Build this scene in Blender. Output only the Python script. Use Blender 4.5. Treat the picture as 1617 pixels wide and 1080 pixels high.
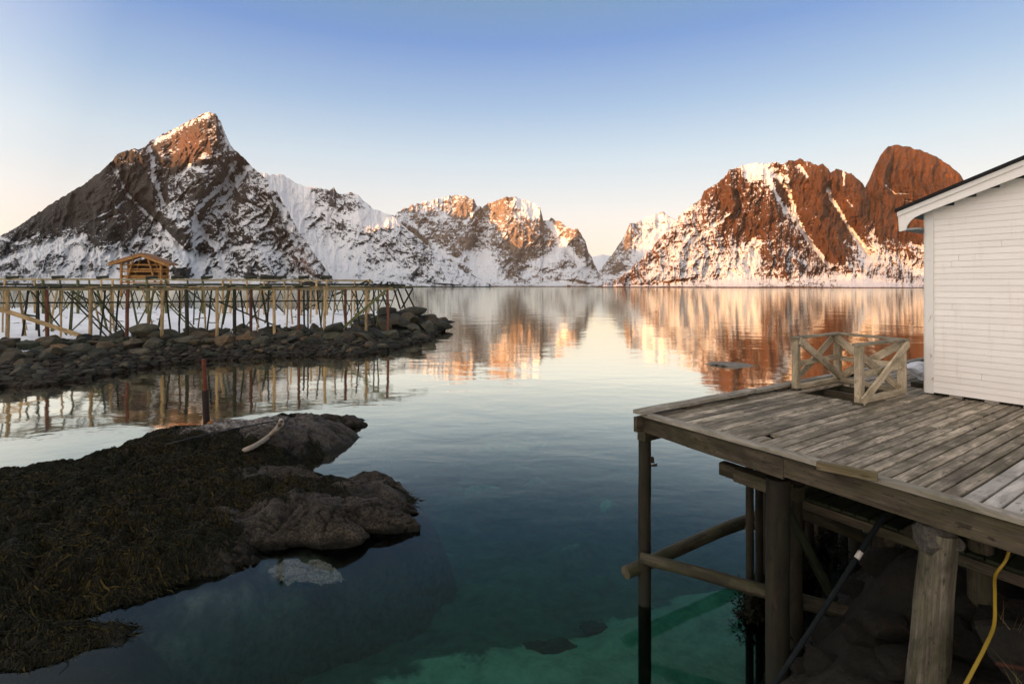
import bpy, math, random
import numpy as np
from mathutils import Vector, Matrix
R = math.radians
rng = np.random.default_rng(7); random.seed(7)
SC = bpy.context.scene; COL = SC.collection
for o in list(bpy.data.objects): bpy.data.objects.remove(o)

# ------------------------------------------------------------------ camera, sky, sun, exposure
F, H, CX, HY = 800.0, 4.4, 808.5, 452.0           # focal length in photo pixels, eye height over water, principal column, horizon row
cam = bpy.data.cameras.new('camera'); camo = bpy.data.objects.new('camera', cam); COL.objects.link(camo)
camo.location = (0, 0, H); camo.rotation_euler = (R(90), 0, 0)
cam.sensor_width = 36; cam.lens = 36*F/1617; cam.shift_y = -88/1617; cam.clip_start = .1; cam.clip_end = 60000
SC.camera = camo

SUN_EL = R(4.0); SUN_H = np.array([-.72, -.69])    # horizontal direction towards the sun: behind the camera, a little left
w = bpy.data.worlds.new('World'); SC.world = w; w.use_nodes = True
nt = w.node_tree; nt.nodes.clear()
def N(t, ty, **k):
    n = t.nodes.new(ty)
    for a, b in k.items(): setattr(n, a, b)
    return n
wo = N(nt, 'ShaderNodeOutputWorld'); bg = N(nt, 'ShaderNodeBackground'); sky = N(nt, 'ShaderNodeTexSky', sky_type='NISHITA')
sky.sun_disc = False; sky.sun_elevation = SUN_EL; sky.sun_rotation = math.atan2(SUN_H[0], SUN_H[1])
sky.air_density = 1.0; sky.dust_density = 1.0; sky.ozone_density = 1.0
bg.inputs['Strength'].default_value = 0.065
tcw = N(nt, 'ShaderNodeTexCoord'); sx = N(nt, 'ShaderNodeSeparateXYZ'); rampw = N(nt, 'ShaderNodeValToRGB')
nt.links.new(tcw.outputs['Generated'], sx.inputs[0]); nt.links.new(sx.outputs['Z'], rampw.inputs[0])
SKY_RAMP = [(0.0, (8.0, 6.2, 5.0)), (.05, (7.8, 6.5, 5.7)), (.14, (6.4, 6.3, 6.3)), (.24, (4.5, 5.4, 6.2)), (.33, (2.6, 3.85, 5.6)), (.43, (1.15, 2.3, 4.9)), (.50, (1.2, 2.3, 3.8)), (.58, (1.2, 1.9, 2.2)), (.75, (2.2, 2.6, 3.1)), (1.0, (2.2, 2.6, 3.1))]
SKS = 10.0
rampw.color_ramp.elements[0].position = 0; rampw.color_ramp.elements[-1].position = 1
for i, (p, c) in enumerate(SKY_RAMP):
    e = rampw.color_ramp.elements[0] if i == 0 else (rampw.color_ramp.elements[-1] if i == len(SKY_RAMP)-1 else rampw.color_ramp.elements.new(p))
    e.position = p; e.color = (c[0]/SKS, c[1]/SKS, c[2]/SKS, 1)
sc1 = N(nt, 'ShaderNodeVectorMath', operation='SCALE'); sc1.inputs['Scale'].default_value = SKS
nt.links.new(rampw.outputs[0], sc1.inputs[0])
mixw = N(nt, 'ShaderNodeMixRGB'); mixw.inputs[0].default_value = .72
nt.links.new(sky.outputs[0], mixw.inputs[1]); nt.links.new(sc1.outputs[0], mixw.inputs[2])
# dawn glow on the sunward half of the sky
dt = N(nt, 'ShaderNodeVectorMath', operation='DOT_PRODUCT'); nt.links.new(tcw.outputs['Generated'], dt.inputs[0]); dt.inputs[1].default_value = (SUN_H[0], SUN_H[1], .25)
gr_ = N(nt, 'ShaderNodeValToRGB'); gr_.color_ramp.elements[0].position = -.0; gr_.color_ramp.elements[0].color = (0, 0, 0, 1); gr_.color_ramp.elements[1].position = 1.; gr_.color_ramp.elements[1].color = (1, .80, .62, 1)
nt.links.new(dt.outputs['Value'], gr_.inputs[0])
addw = N(nt, 'ShaderNodeVectorMath', operation='MULTIPLY_ADD'); nt.links.new(gr_.outputs[0], addw.inputs[0]); addw.inputs[1].default_value = (8, 8, 8); nt.links.new(mixw.outputs[0], addw.inputs[2])
nt.links.new(addw.outputs[0], bg.inputs[0]); nt.links.new(bg.outputs[0], wo.inputs[0])

sun = bpy.data.lights.new('sun', 'SUN'); sun.energy = 4.8; sun.angle = R(.5); sun.color = (1, .45, .15)
suno = bpy.data.objects.new('sun', sun); COL.objects.link(suno)
sd = Vector((SUN_H[0]*math.cos(SUN_EL), SUN_H[1]*math.cos(SUN_EL), math.sin(SUN_EL)))
suno.rotation_euler = sd.to_track_quat('Z', 'Y').to_euler(); suno.location = (-20, -35, 60)
vs = SC.view_settings; vs.view_transform = 'Standard'; vs.look = 'None'; vs.exposure = 1.42; vs.gamma = 1; vs.use_curve_mapping = False
SC.cycles.max_bounces = 8; SC.cycles.transparent_max_bounces = 12; SC.cycles.volume_bounces = 0
SC.cycles.use_denoising = True

# ------------------------------------------------------------------ geometry helpers
def W(px, py, z):                                  # world point on the level z seen at a photo pixel
    Y = (H-z)*F/(py-HY); return np.array([(px-CX)/F*Y, Y, z])
def WY(px, py, Y): return np.array([(px-CX)/F*Y, Y, H-(py-HY)/F*Y])
A = np.array([(1003-CX)/F*1.75*F/198, 1.75*F/198]); U = np.array([.545, -.8385]); V = np.array([.8385, .545])
def D(u, v, z): p = A+u*U+v*V; return np.array([p[0], p[1], z])
def uv(px, py, z=2.65): p = W(px, py, z)[:2]-A; return p@U, p@V
def pv(px, py, v):                                 # ray meets the upright plane v = const -> (u, z)
    d = np.array([(px-CX)/F, 1.]); t = (A@V+v)/(d@V); return (t*d-A)@U, H-(py-HY)/F*t

def _h(i, j, k, s):
    n = (i*374761393+j*668265263+k*2147483647+s*974711) & 0xffffffff
    n = ((n ^ (n >> 13))*1274126177) & 0xffffffff
    n = ((n ^ (n >> 15))*2246822519) & 0xffffffff
    return (n ^ (n >> 16)) & 0xffffffff
def perlin(x, y, z=0., s=0):
    x, y, z = np.broadcast_arrays(np.asarray(x, float), np.asarray(y, float), np.asarray(z, float))
    xi, yi, zi = np.floor(x).astype(np.int64), np.floor(y).astype(np.int64), np.floor(z).astype(np.int64)
    xf, yf, zf = x-xi, y-yi, z-zi
    fu, fv, fw = [t*t*t*(t*(t*6-15)+10) for t in (xf, yf, zf)]
    r = 0
    for a in (0, 1):
        for b in (0, 1):
            for c in (0, 1):
                h = _h(xi+a, yi+b, zi+c, s)
                g = ((h & 255)/127.5-1)*(xf-a)+((h >> 8 & 255)/127.5-1)*(yf-b)+((h >> 16 & 255)/127.5-1)*(zf-c)
                r = r+g*(fu if a else 1-fu)*(fv if b else 1-fv)*(fw if c else 1-fw)
    return r
def fbm(x, y, z=0., o=5, s=0, g=.5):
    a, t = 1., 0
    for k in range(o): t = t+a*perlin(x*2**k, y*2**k, z*2**k, s+k); a *= g
    return t
def ridged(x, y, z=0., o=5, s=0, g=.55):
    a, t = 1., 0
    for k in range(o): t = t+a*(1-2.2*np.abs(perlin(x*2**k, y*2**k, z*2**k, s+k))); a *= g
    return t/2
def sstep(a, b, x): t = np.clip((x-a)/(b-a), 0, 1); return t*t*(3-2*t)
def segdist(X, Y, pts):                            # distance to a polyline and running parameter along it
    best = np.full(X.shape, 1e9); par = np.zeros(X.shape); n = len(pts)-1
    for i in range(n):
        (ax, ay), (bx, by) = pts[i][:2], pts[i+1][:2]; dx, dy = bx-ax, by-ay
        t = np.clip(((X-ax)*dx+(Y-ay)*dy)/(dx*dx+dy*dy+1e-9), 0, 1)
        d = np.hypot(X-ax-t*dx, Y-ay-t*dy); m = d < best
        best = np.where(m, d, best); par = np.where(m, (i+t)/n, par)
    return best, par
def inpoly(X, Y, P):
    r = np.zeros(X.shape, bool); n = len(P)
    for i in range(n):
        x1, y1 = P[i][:2]; x2, y2 = P[(i+1) % n][:2]
        if y1 == y2: continue
        c = ((y1 > Y) != (y2 > Y)) & (X < (x2-x1)*(Y-y1)/(y2-y1)+x1); r ^= c
    return r
def sdf(X, Y, P):
    d, _ = segdist(X, Y, list(P)+[P[0]]); return np.where(inpoly(X, Y, P), d, -d)

def props(o, label=None, cat=None, group=None, kind=None):
    for k, v in (('label', label), ('category', cat), ('group', group), ('kind', kind)):
        if v: o[k] = v
    return o
def empty(name, loc, label, cat, group=None):
    o = bpy.data.objects.new(name, None); COL.objects.link(o); o.location = Vector([float(t) for t in loc]); o.empty_display_size = .2
    return props(o, label, cat, group)
def link(name, me, mat, parent=None):
    o = bpy.data.objects.new(name, me); COL.objects.link(o)
    if mat is not None and not me.materials: me.materials.append(mat)
    if parent is not None:
        o.parent = parent; b = parent
        off = Vector(b.location)
        if b.parent is not None: off = off+Vector(b.parent.location)
        o.location = -off if b.type == 'EMPTY' else (0, 0, 0)
    return o
def mesh_np(name, v, quads=None, tris=None, attrs=None, smooth=True):
    me = bpy.data.meshes.new(name); v = np.asarray(v, np.float32)
    ls, tot = [], []
    if quads is not None and len(quads): ls.append(np.asarray(quads, np.int32).ravel()); tot.append(np.full(len(quads), 4))
    if tris is not None and len(tris): ls.append(np.asarray(tris, np.int32).ravel()); tot.append(np.full(len(tris), 3))
    lv = np.concatenate(ls); lt = np.concatenate(tot).astype(np.int32)
    me.vertices.add(len(v)); me.vertices.foreach_set('co', v.ravel())
    me.loops.add(len(lv)); me.loops.foreach_set('vertex_index', lv)
    me.polygons.add(len(lt)); st = np.concatenate([[0], np.cumsum(lt)[:-1]]).astype(np.int32)
    me.polygons.foreach_set('loop_start', st); me.polygons.foreach_set('loop_total', lt)
    me.polygons.foreach_set('use_smooth', np.full(len(lt), smooth))
    for k, a in (attrs or {}).items():
        a = np.asarray(a, np.float32)
        if a.ndim == 1: me.attributes.new(k, 'FLOAT', 'POINT').data.foreach_set('value', a)
        else: me.attributes.new(k, 'FLOAT_VECTOR', 'POINT').data.foreach_set('vector', a.ravel())
    me.update(calc_edges=True); me.validate()
    return me
def gridquads(nr, nc):
    i = np.arange(nr-1)[:, None]*nc+np.arange(nc-1)[None]
    return np.stack([i, i+1, i+nc+1, i+nc], -1).reshape(-1, 4)

class MB:                                          # collects beams, logs and prisms into ONE mesh
    def __init__(s): s.v = []; s.f = []; s.g = []; s.r = []; s.n = 0; s.sm = []
    def add(s, v, f, g=None, r=None, smooth=False):
        v = np.asarray(v, float); k = len(v)
        s.v.append(v); s.f += [tuple(int(i)+s.n for i in q) for q in f]; s.sm += [smooth]*len(f)
        s.g.append(v if g is None else np.asarray(g, float)); s.r.append(np.full(k, random.random() if r is None else r)); s.n += k
    def beam(s, p0, p1, w, h, up=(0, 0, 1), c=.004, segs=1, warp=0., r=None):
        p0, p1, up = np.asarray(p0, float), np.asarray(p1, float), np.asarray(up, float)
        L = np.linalg.norm(p1-p0); t = (p1-p0)/L; a = np.cross(t, up); a /= np.linalg.norm(a); b = np.cross(a, t)
        c = min(c, w*.3, h*.3); x, y = w/2, h/2
        prof = [(-x+c, -y), (x-c, -y), (x, -y+c), (x, y-c), (x-c, y), (-x+c, y), (-x, y-c), (-x, -y+c)]
        vs_, gs = [], []; o = np.array([random.uniform(0, 50), random.uniform(0, 9), random.uniform(0, 9)])
        for i in range(segs+1):
            q = i/segs; off = a*random.gauss(0, warp)+b*random.gauss(0, warp) if warp else 0
            for (m, n) in prof:
                vs_.append(p0+t*L*q+a*m+b*n+off); gs.append(o+(L*q, m, n))
        f = []
        for i in range(segs):
            for k in range(8): f.append((i*8+k, i*8+(k+1) % 8, i*8+8+(k+1) % 8, i*8+8+k))
        f.append(tuple(range(7, -1, -1))); f.append(tuple(segs*8+k for k in range(8)))
        s.add(vs_, f, gs, r); return s
    def log(s, p0, p1, r0, r1, n=12, segs=10, wob=.012, knob=.06, r=None):
        p0, p1 = np.asarray(p0, float), np.asarray(p1, float); L = np.linalg.norm(p1-p0); t = (p1-p0)/L
        up = np.array([0, 0, 1.]) if abs(t[2]) < .9 else np.array([1., 0, 0]); a = np.cross(t, up); a /= np.linalg.norm(a); b = np.cross(a, t)
        q = np.linspace(0, 1, segs+1)[:, None]; th = np.linspace(0, 2*np.pi, n, endpoint=False)[None]; sd_ = random.randint(0, 999)
        rad = (r0+(r1-r0)*q)*(1+knob*fbm(np.cos(th)*1.2+7, np.sin(th)*1.2, q*L*1.5, 3, sd_))
        wx = wob*perlin(q*L*.8, q*0+sd_*.37, 0, 3)*2; wy = wob*perlin(q*L*.8, q*0+sd_*.71, 0, 5)*2
        P = p0+(t*L)[None, None]*q[..., None]+a*(rad*np.cos(th)+wx)[..., None]+b*(rad*np.sin(th)+wy)[..., None]
        o = np.array([random.uniform(0, 50), random.uniform(0, 9), random.uniform(0, 9)])
        G = o+np.stack([np.broadcast_to(q*L, rad.shape), rad*np.cos(th), rad*np.sin(th)], -1)
        f = []
        for i in range(segs):
            for k in range(n): f.append((i*n+k, i*n+(k+1) % n, (i+1)*n+(k+1) % n, (i+1)*n+k))
        s.add(P.reshape(-1, 3), f, G.reshape(-1, 3), r, True); rr = s.r[-1][0]
        for i, rev in ((0, True), (segs, False)):
            ring = P[i]; cen = ring.mean(0); k = len(ring)
            s.add(np.vstack([ring, cen]), [((j+1) % k, j, k) if rev else (j, (j+1) % k, k) for j in range(k)], np.vstack([G[i], G[i].mean(0)]), rr)
        return s
    def prism(s, poly, d, r=None):                 # 3-D polygon swept by vector d
        P = np.asarray(poly, float); n = len(P); d = np.asarray(d, float)
        f = [tuple(range(n)), tuple(range(2*n-1, n-1, -1))]+[(i, n+i, n+(i+1) % n, (i+1) % n) for i in range(n)]
        s.add(np.vstack([P, P+d]), f, None, r); return s
    def build(s, name, mat, parent=None):
        v = np.vstack(s.v); me = bpy.data.meshes.new(name)
        me.from_pydata(v.tolist(), [], s.f)
        me.polygons.foreach_set('use_smooth', s.sm)
        me.attributes.new('grain', 'FLOAT_VECTOR', 'POINT').data.foreach_set('vector', np.vstack(s.g).astype(np.float32).ravel())
        me.attributes.new('rnd', 'FLOAT', 'POINT').data.foreach_set('value', np.concatenate(s.r).astype(np.float32))
        me.update()
        return link(name, me, mat, parent)
def tube(name, pts, rad, mat, parent=None, n=10, sub=8):
    P = np.array(pts, float); T = np.linspace(0, len(P)-1, (len(P)-1)*sub+1)
    Q = []
    for t in T:
        i = min(int(t), len(P)-2); f = t-i; p0 = P[max(i-1, 0)]; p1 = P[i]; p2 = P[i+1]; p3 = P[min(i+2, len(P)-1)]
        Q.append(.5*((2*p1)+(-p0+p2)*f+(2*p0-5*p1+4*p2-p3)*f*f+(-p0+3*p1-3*p2+p3)*f**3))
    Q = np.array(Q); tg = np.gradient(Q, axis=0); tg /= np.linalg.norm(tg, axis=1)[:, None]
    up = np.array([.3, .2, 1.]); a = np.cross(tg, up); a /= np.linalg.norm(a, axis=1)[:, None]; b = np.cross(a, tg)
    th = np.linspace(0, 2*np.pi, n, endpoint=False)
    v = Q[:, None]+rad*(a[:, None]*np.cos(th)[None, :, None]+b[:, None]*np.sin(th)[None, :, None])
    m = len(Q); q = [(i*n+k, i*n+(k+1) % n, (i+1)*n+(k+1) % n, (i+1)*n+k) for i in range(m-1) for k in range(n)]
    s_ = np.concatenate([[0], np.cumsum(np.linalg.norm(np.diff(Q, axis=0), axis=1))])
    g = np.stack([np.repeat(s_, n), np.tile(np.cos(th)*rad, m), np.tile(np.sin(th)*rad, m)], -1)
    return link(name, mesh_np(name, v.reshape(-1, 3), quads=q, attrs={'grain': g, 'rnd': np.full(len(g), .5)}), mat, parent)

# ------------------------------------------------------------------ materials
class MT:
    def __init__(s, name, rough=.8, spec=.3):
        s.m = bpy.data.materials.new(name); s.m.use_nodes = True; s.t = s.m.node_tree; s.b = s.t.nodes['Principled BSDF']
        s.b.inputs['Roughness'].default_value = rough; s.b.inputs['Specular IOR Level'].default_value = spec
    def n(s, ty, **k): return N(s.t, ty, **k)
    def l(s, a, b): s.t.links.new(a, b)
    def attr(s, name, out='Fac'): return s.n('ShaderNodeAttribute', attribute_name=name).outputs[out]
    def co(s, which='Object', scale=None, src=None):
        o = src if src is not None else s.n('ShaderNodeTexCoord').outputs[which]
        if scale is None: return o
        m = s.n('ShaderNodeMapping'); m.inputs['Scale'].default_value = scale; s.l(o, m.inputs[0]); return m.outputs[0]
    def noise(s, vec, scale=5, detail=6, rough=.6, dist=0.):
        n = s.n('ShaderNodeTexNoise'); n.inputs['Scale'].default_value = scale; n.inputs['Detail'].default_value = detail
        n.inputs['Roughness'].default_value = rough; n.inputs['Distortion'].default_value = dist; s.l(vec, n.inputs['Vector']); return n.outputs['Fac']
    def ramp(s, f, stops, interp='LINEAR'):
        r = s.n('ShaderNodeValToRGB'); cr = r.color_ramp; cr.interpolation = interp
        for i, (p, c) in enumerate(stops):
            e = cr.elements[0] if i == 0 else (cr.elements[1] if i == len(stops)-1 and i == 1 else None)
            if e is None: e = cr.elements.new(p) if i < len(stops)-1 else cr.elements[-1]
            e.position = p; e.color = (c, c, c, 1) if isinstance(c, (int, float)) else (*c, 1)
        s.l(f, r.inputs[0]); return r.outputs[0]
    def math(s, op, a, b=None, c=None):
        m = s.n('ShaderNodeMath', operation=op)
        for i, x in enumerate((a, b, c)):
            if x is None: continue
            if isinstance(x, (int, float)): m.inputs[i].default_value = x
            else: s.l(x, m.inputs[i])
        return m.outputs[0]
    def mix(s, f, a, b, mode='MIX'):
        m = s.n('ShaderNodeMixRGB', blend_type=mode)
        for i, x in enumerate((f, a, b)):
            if isinstance(x, (int, float)): m.inputs[i].default_value = x if i == 0 else (x, x, x, 1)
            elif isinstance(x, tuple): m.inputs[i].default_value = (*x, 1)
            else: s.l(x, m.inputs[i])
        return m.outputs[0]
    def smooth(s, f, a, b):
        m = s.n('ShaderNodeMapRange', interpolation_type='SMOOTHSTEP'); s.l(f, m.inputs[0])
        m.inputs[1].default_value = a; m.inputs[2].default_value = b; return m.outputs[0]
    def bump(s, h, strength=.5, dist=.01):
        b = s.n('ShaderNodeBump'); b.inputs['Strength'].default_value = strength; b.inputs['Distance'].default_value = dist
        s.l(h, b.inputs['Height']); s.l(b.outputs[0], s.b.inputs['Normal'])
    def color(s, c):
        if isinstance(c, tuple): s.b.inputs['Base Color'].default_value = (*c, 1)
        else: s.l(c, s.b.inputs['Base Color'])

def wood(name, light, dark, moss=None, mossamt=.5, rough=.8, wet=None, var=.5, gs=1.):
    m = MT(name, rough); g = m.attr('grain', 'Vector'); rnd = m.attr('rnd')
    fine = m.noise(m.co(src=g, scale=(2.2*gs, 90*gs, 90*gs)), 1, 5, .65, .4)
    long = m.noise(m.co(src=g, scale=(.9*gs, 22*gs, 22*gs)), 1, 4, .6, .6)
    blot = m.noise(m.co(src=g, scale=(1.7, 4, 4)), 1, 5, .65, .8)
    f = m.math('ADD', m.math('MULTIPLY', fine, .55), m.math('MULTIPLY', long, .45))
    c = m.mix(m.ramp(f, [(.34, 0), (.62, 1)]), dark, light)
    c = m.mix(m.ramp(blot, [(.38, .75), (.6, 0)]), c, tuple(x*.55 for x in dark))
    tint = m.math('ADD', m.math('MULTIPLY', rnd, var), 1-var*.5)
    c = m.mix(1., c, tint, 'MULTIPLY')
    v = m.n('ShaderNodeTexVoronoi'); v.inputs['Scale'].default_value = 1; m.l(m.co(src=g, scale=(2.2, 7, 7)), v.inputs['Vector'])
    kn = m.ramp(v.outputs['Distance'], [(.05, .8), (.12, 0)])
    c = m.mix(kn, c, tuple(x*.35 for x in dark))
    sk = m.noise(m.co(src=g, scale=(9, 26, 26)), 1, 3, .6); c = m.mix(m.ramp(sk, [(.60, 0), (.68, .75)]), c, tuple(x*.4 for x in dark))
    if moss:
        mo = m.noise(m.co(src=g, scale=(1.3, 6, 6)), 1.3, 6, .7, .5)
        c = m.mix(m.math('MULTIPLY', m.ramp(mo, [(.45, 0), (.62, 1)]), mossamt), c, moss)
    if wet:                                         # dark weed-stained wood below the tide mark, a stain with a height of its own
        z = m.n('ShaderNodeSeparateXYZ'); m.l(m.n('ShaderNodeNewGeometry').outputs['Position'], z.inputs[0])
        zz = m.math('ADD', z.outputs[2], m.math('MULTIPLY', m.noise(m.co('Object', (6, 6, 2)), 1, 4), .5))
        c = m.mix(m.smooth(zz, wet[0], wet[1]), (.012, .013, .008), c)
    m.color(c); m.bump(f, .5, .006); return m.m

def plain(name, c, rough=.6, spec=.3, nscale=8, amt=.3, bump=0.):
    m = MT(name, rough, spec); n = m.noise(m.co(), nscale, 6, .65)
    m.color(m.mix(m.ramp(n, [(.3, 0), (.7, 1)]), tuple(x*(1-amt) for x in c), c))
    if bump: m.bump(n, .6, bump)
    return m.m

def mountain_mat(name, rock1, rock2, streak=(.012, .012, .03), sscale=1., snowamp=1., slope=1.4, snowc=(.78, .79, .82), brown=None, bias=.15):
    m = MT(name, .85, .2); g = m.n('ShaderNodeNewGeometry'); nz = m.n('ShaderNodeSeparateXYZ'); m.l(g.outputs['Normal'], nz.inputs[0])
    sn = m.attr('snow'); co = m.co('Object')
    n1 = m.noise(m.co(src=m.attr('pix', 'Vector'), scale=streak), 1, 9, .72, .7)
    n2 = m.noise(co, .011*sscale, 7, .7); n0 = m.noise(co, .0045*sscale, 4, .6, .8)
    # bare birch scrub and stones poking through the snow
    n3 = m.noise(co, .055*sscale, 4, .75)
    v = m.math('ADD', sn, m.math('MULTIPLY', m.math('SUBTRACT', n1, .5), 2.1*snowamp))
    v = m.math('ADD', v, m.math('MULTIPLY', m.math('SUBTRACT', n2, .5), 1.5*snowamp))
    v = m.math('ADD', v, m.math('MULTIPLY', m.math('SUBTRACT', n3, .5), 1.7*snowamp))
    v = m.math('ADD', v, m.math('MULTIPLY', m.math('SUBTRACT', nz.outputs[2], .45), slope)); v = m.math('ADD', v, bias); v = m.math('ADD', v, m.math('MULTIPLY', m.math('SUBTRACT', n0, .5), 1.6))
    fac = m.smooth(v, .38, .6)
    rg = m.n('ShaderNodeTexNoise', noise_type='RIDGED_MULTIFRACTAL'); rg.inputs['Scale'].default_value = 1; rg.inputs['Detail'].default_value = 8; rg.inputs['Roughness'].default_value = .62; rg.inputs['Distortion'].default_value = .5
    m.l(m.co(src=m.attr('pix', 'Vector'), scale=(.16, .055, .1)), rg.inputs['Vector']); rgo = m.math('MULTIPLY', rg.outputs['Fac'], .5)
    n4 = m.noise(m.co(src=m.attr('pix', 'Vector'), scale=(streak[0]*3.3, streak[1]*3.3, .1)), 1, 6, .75, .8)
    v = m.math('ADD', v, m.math('MULTIPLY', m.math('SUBTRACT', n4, .5), 2.1*snowamp)); v = m.math('ADD', v, m.math('MULTIPLY', m.math('SUBTRACT', .5, rgo), .5)); fac = m.smooth(v, .40, .56)
    rn = m.noise(m.co(src=m.attr('pix', 'Vector'), scale=(.30, .06, .1)), 1, 9, .75, .5); rn = m.math('ADD', m.math('MULTIPLY', rn, .55), m.math('MULTIPLY', rgo, .45))
    rn2 = m.noise(co, .006, 6, .65)
    rc = m.mix(m.ramp(rn, [(.34, 0), (.6, 1)]), rock1, rock2)
    rc = m.mix(m.ramp(rn2, [(.35, .55), (.6, 0)]), rc, tuple(x*.6 for x in rock1))
    big = m.noise(m.co(src=m.attr('pix', 'Vector'), scale=(.055, .016, .1)), 1, 6, .65, 1.2); rc = m.mix(1., rc, m.ramp(big, [(.3, .6), (.5, .95), (.68, 1.45)]), 'MULTIPLY')
    if brown: rc = m.mix(m.math('MULTIPLY', m.attr('sunlit_tone'), 1.), rc, brown)  # warm tint painted in for sunlight on the masked rock
    m.color(m.mix(fac, rc, snowc)); m.bump(m.math('ADD', m.math('MULTIPLY', rn, .8), m.math('ADD', m.math('MULTIPLY', n3, .3), m.math('MULTIPLY', fac, .12))), 1., 14.)
    return m.m

# ------------------------------------------------------------------ mountains (real relief at its real distance)
def mountain(name, crest, dcrest, dbase, mat, nc=360, nr=220, relief=70, spurs=(), gullies=(), snow=None, jag=1.2, seed=0, rot=0., g=.56, expo=.6, ns=(26, 60), sunlit_tone=None, backd=900, label=None, ledge=.16):
    cr = np.array(crest, float); xs = np.linspace(cr[0, 0], cr[-1, 0], nc)
    cy = np.interp(xs, cr[:, 0], cr[:, 1])+jag*(fbm(xs/9, xs*0+seed, 0, 5, seed, .6)*1.6)
    dc = np.interp(xs, *np.array(dcrest, float).T); db = np.interp(xs, *np.array(dbase, float).T)
    by = HY+H*F/db; cy = np.minimum(cy, by-.4)
    s = np.linspace(0, 1, nr)[:, None]; s = s**.9
    PX = np.broadcast_to(xs, (nr, nc)); PY = by+(cy-by)*s
    n = ridged(PX/ns[0]+.35*PY/ns[1]+fbm(PX/50, PY/50, 2, 3, seed+9)*.8, PY/ns[1], seed*.31, 7, seed, g)-.35
    ra = R(rot+12); n2 = fbm((PX*math.cos(ra)-PY*math.sin(ra))/20, (PX*math.sin(ra)+PY*math.cos(ra))/8, 3.3, 5, seed+40, .6)
    amp = relief*np.minimum(1, s*5+.12)*(.35+.65*np.minimum(1, (1-s)*6+.15))
    rel = -n*amp-n2*ledge*amp
    for pts, a, wd in spurs:                        # a > 0 pushes a buttress towards the sea, a < 0 cuts a gully
        d, _ = segdist(PX, PY, pts); k = np.clip(1-d/wd, 0, 1); rel = rel-a*k*k*(3-2*k)*.5-a*k*.5
    sb = np.zeros(PX.shape)
    if snow is not None: sb = snow(PX, PY, s)
    for pts, wd, a in gullies:
        wob = fbm(PX/9, PY/9, 1.7, 3, seed+77)*2.2
        d, t = segdist(PX+wob, PY+wob*.5, pts); k = np.exp(-(d/wd)**2); sb = sb+a*1.5*k; rel = rel+k*relief*.18
    sb = sb-2.2*np.exp(-((PY-by)/1.1)**2)
    Dp = db+(dc-db)*s**expo+rel*np.minimum(1, s*8)
    X = (PX-CX)/F*Dp; Y = Dp; Z = H-(PY-HY)/F*Dp
    fr = np.stack([X, Y, Z], -1); rows = [np.stack([X[0], Y[0], Z[0]*0-6], -1)[None]]+[fr]
    sb_rows = [sb[:1], sb]; px_rows = [np.stack([PX[:1], PY[:1], PY[:1]*0], -1), np.stack([PX, PY, PX*0], -1)]
    nb = 24
    for k in range(1, nb+1):                        # the far side falls away behind the crest
        q = k/nb; dd = Dp[-1]+backd*q
        nz_ = fbm(xs/30, xs*0+q*4, 5, 4, seed+5)*60*q
        zz = Z[-1]*(1-q)**1.15-6*q-np.abs(nz_)*(1-q)
        rows.append(np.stack([X[-1]*dd/Dp[-1], dd, zz], -1)[None]); sb_rows.append(np.full((1, nc), .4)); px_rows.append(np.stack([xs, cy-q*60, xs*0], -1)[None])
    P = np.concatenate(rows, 0); S = np.concatenate(sb_rows, 0); PXA = np.concatenate(px_rows, 0)
    ca, sa = math.cos(R(rot)), math.sin(R(rot)); PXA = np.stack([PXA[..., 0]*ca-PXA[..., 1]*sa, PXA[..., 0]*sa+PXA[..., 1]*ca, PXA[..., 2]], -1)
    at = {'snow': S.ravel(), 'pix': PXA.reshape(-1, 3)}
    if sunlit_tone is not None:
        T = np.zeros(S.shape); T[1:nr+1] = sunlit_tone(PX, PY); at['sunlit_tone'] = T.ravel()
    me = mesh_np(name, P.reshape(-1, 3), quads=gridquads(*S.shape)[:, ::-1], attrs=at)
    return props(link(name, me, mat), label, None, None, 'structure')

def field(pts, rad=55.):                            # scattered control values (px, py, value) blended by distance
    pts = np.array(pts, float)
    def f(PX, PY, s):
        num = 0; den = 1e-6
        for x, y, v in pts:
            k = np.exp(-((PX-x)**2+(PY-y)**2)/(2*rad*rad))+1e-7; num = num+k*v; den = den+k
        return num/den
    return f

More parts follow.
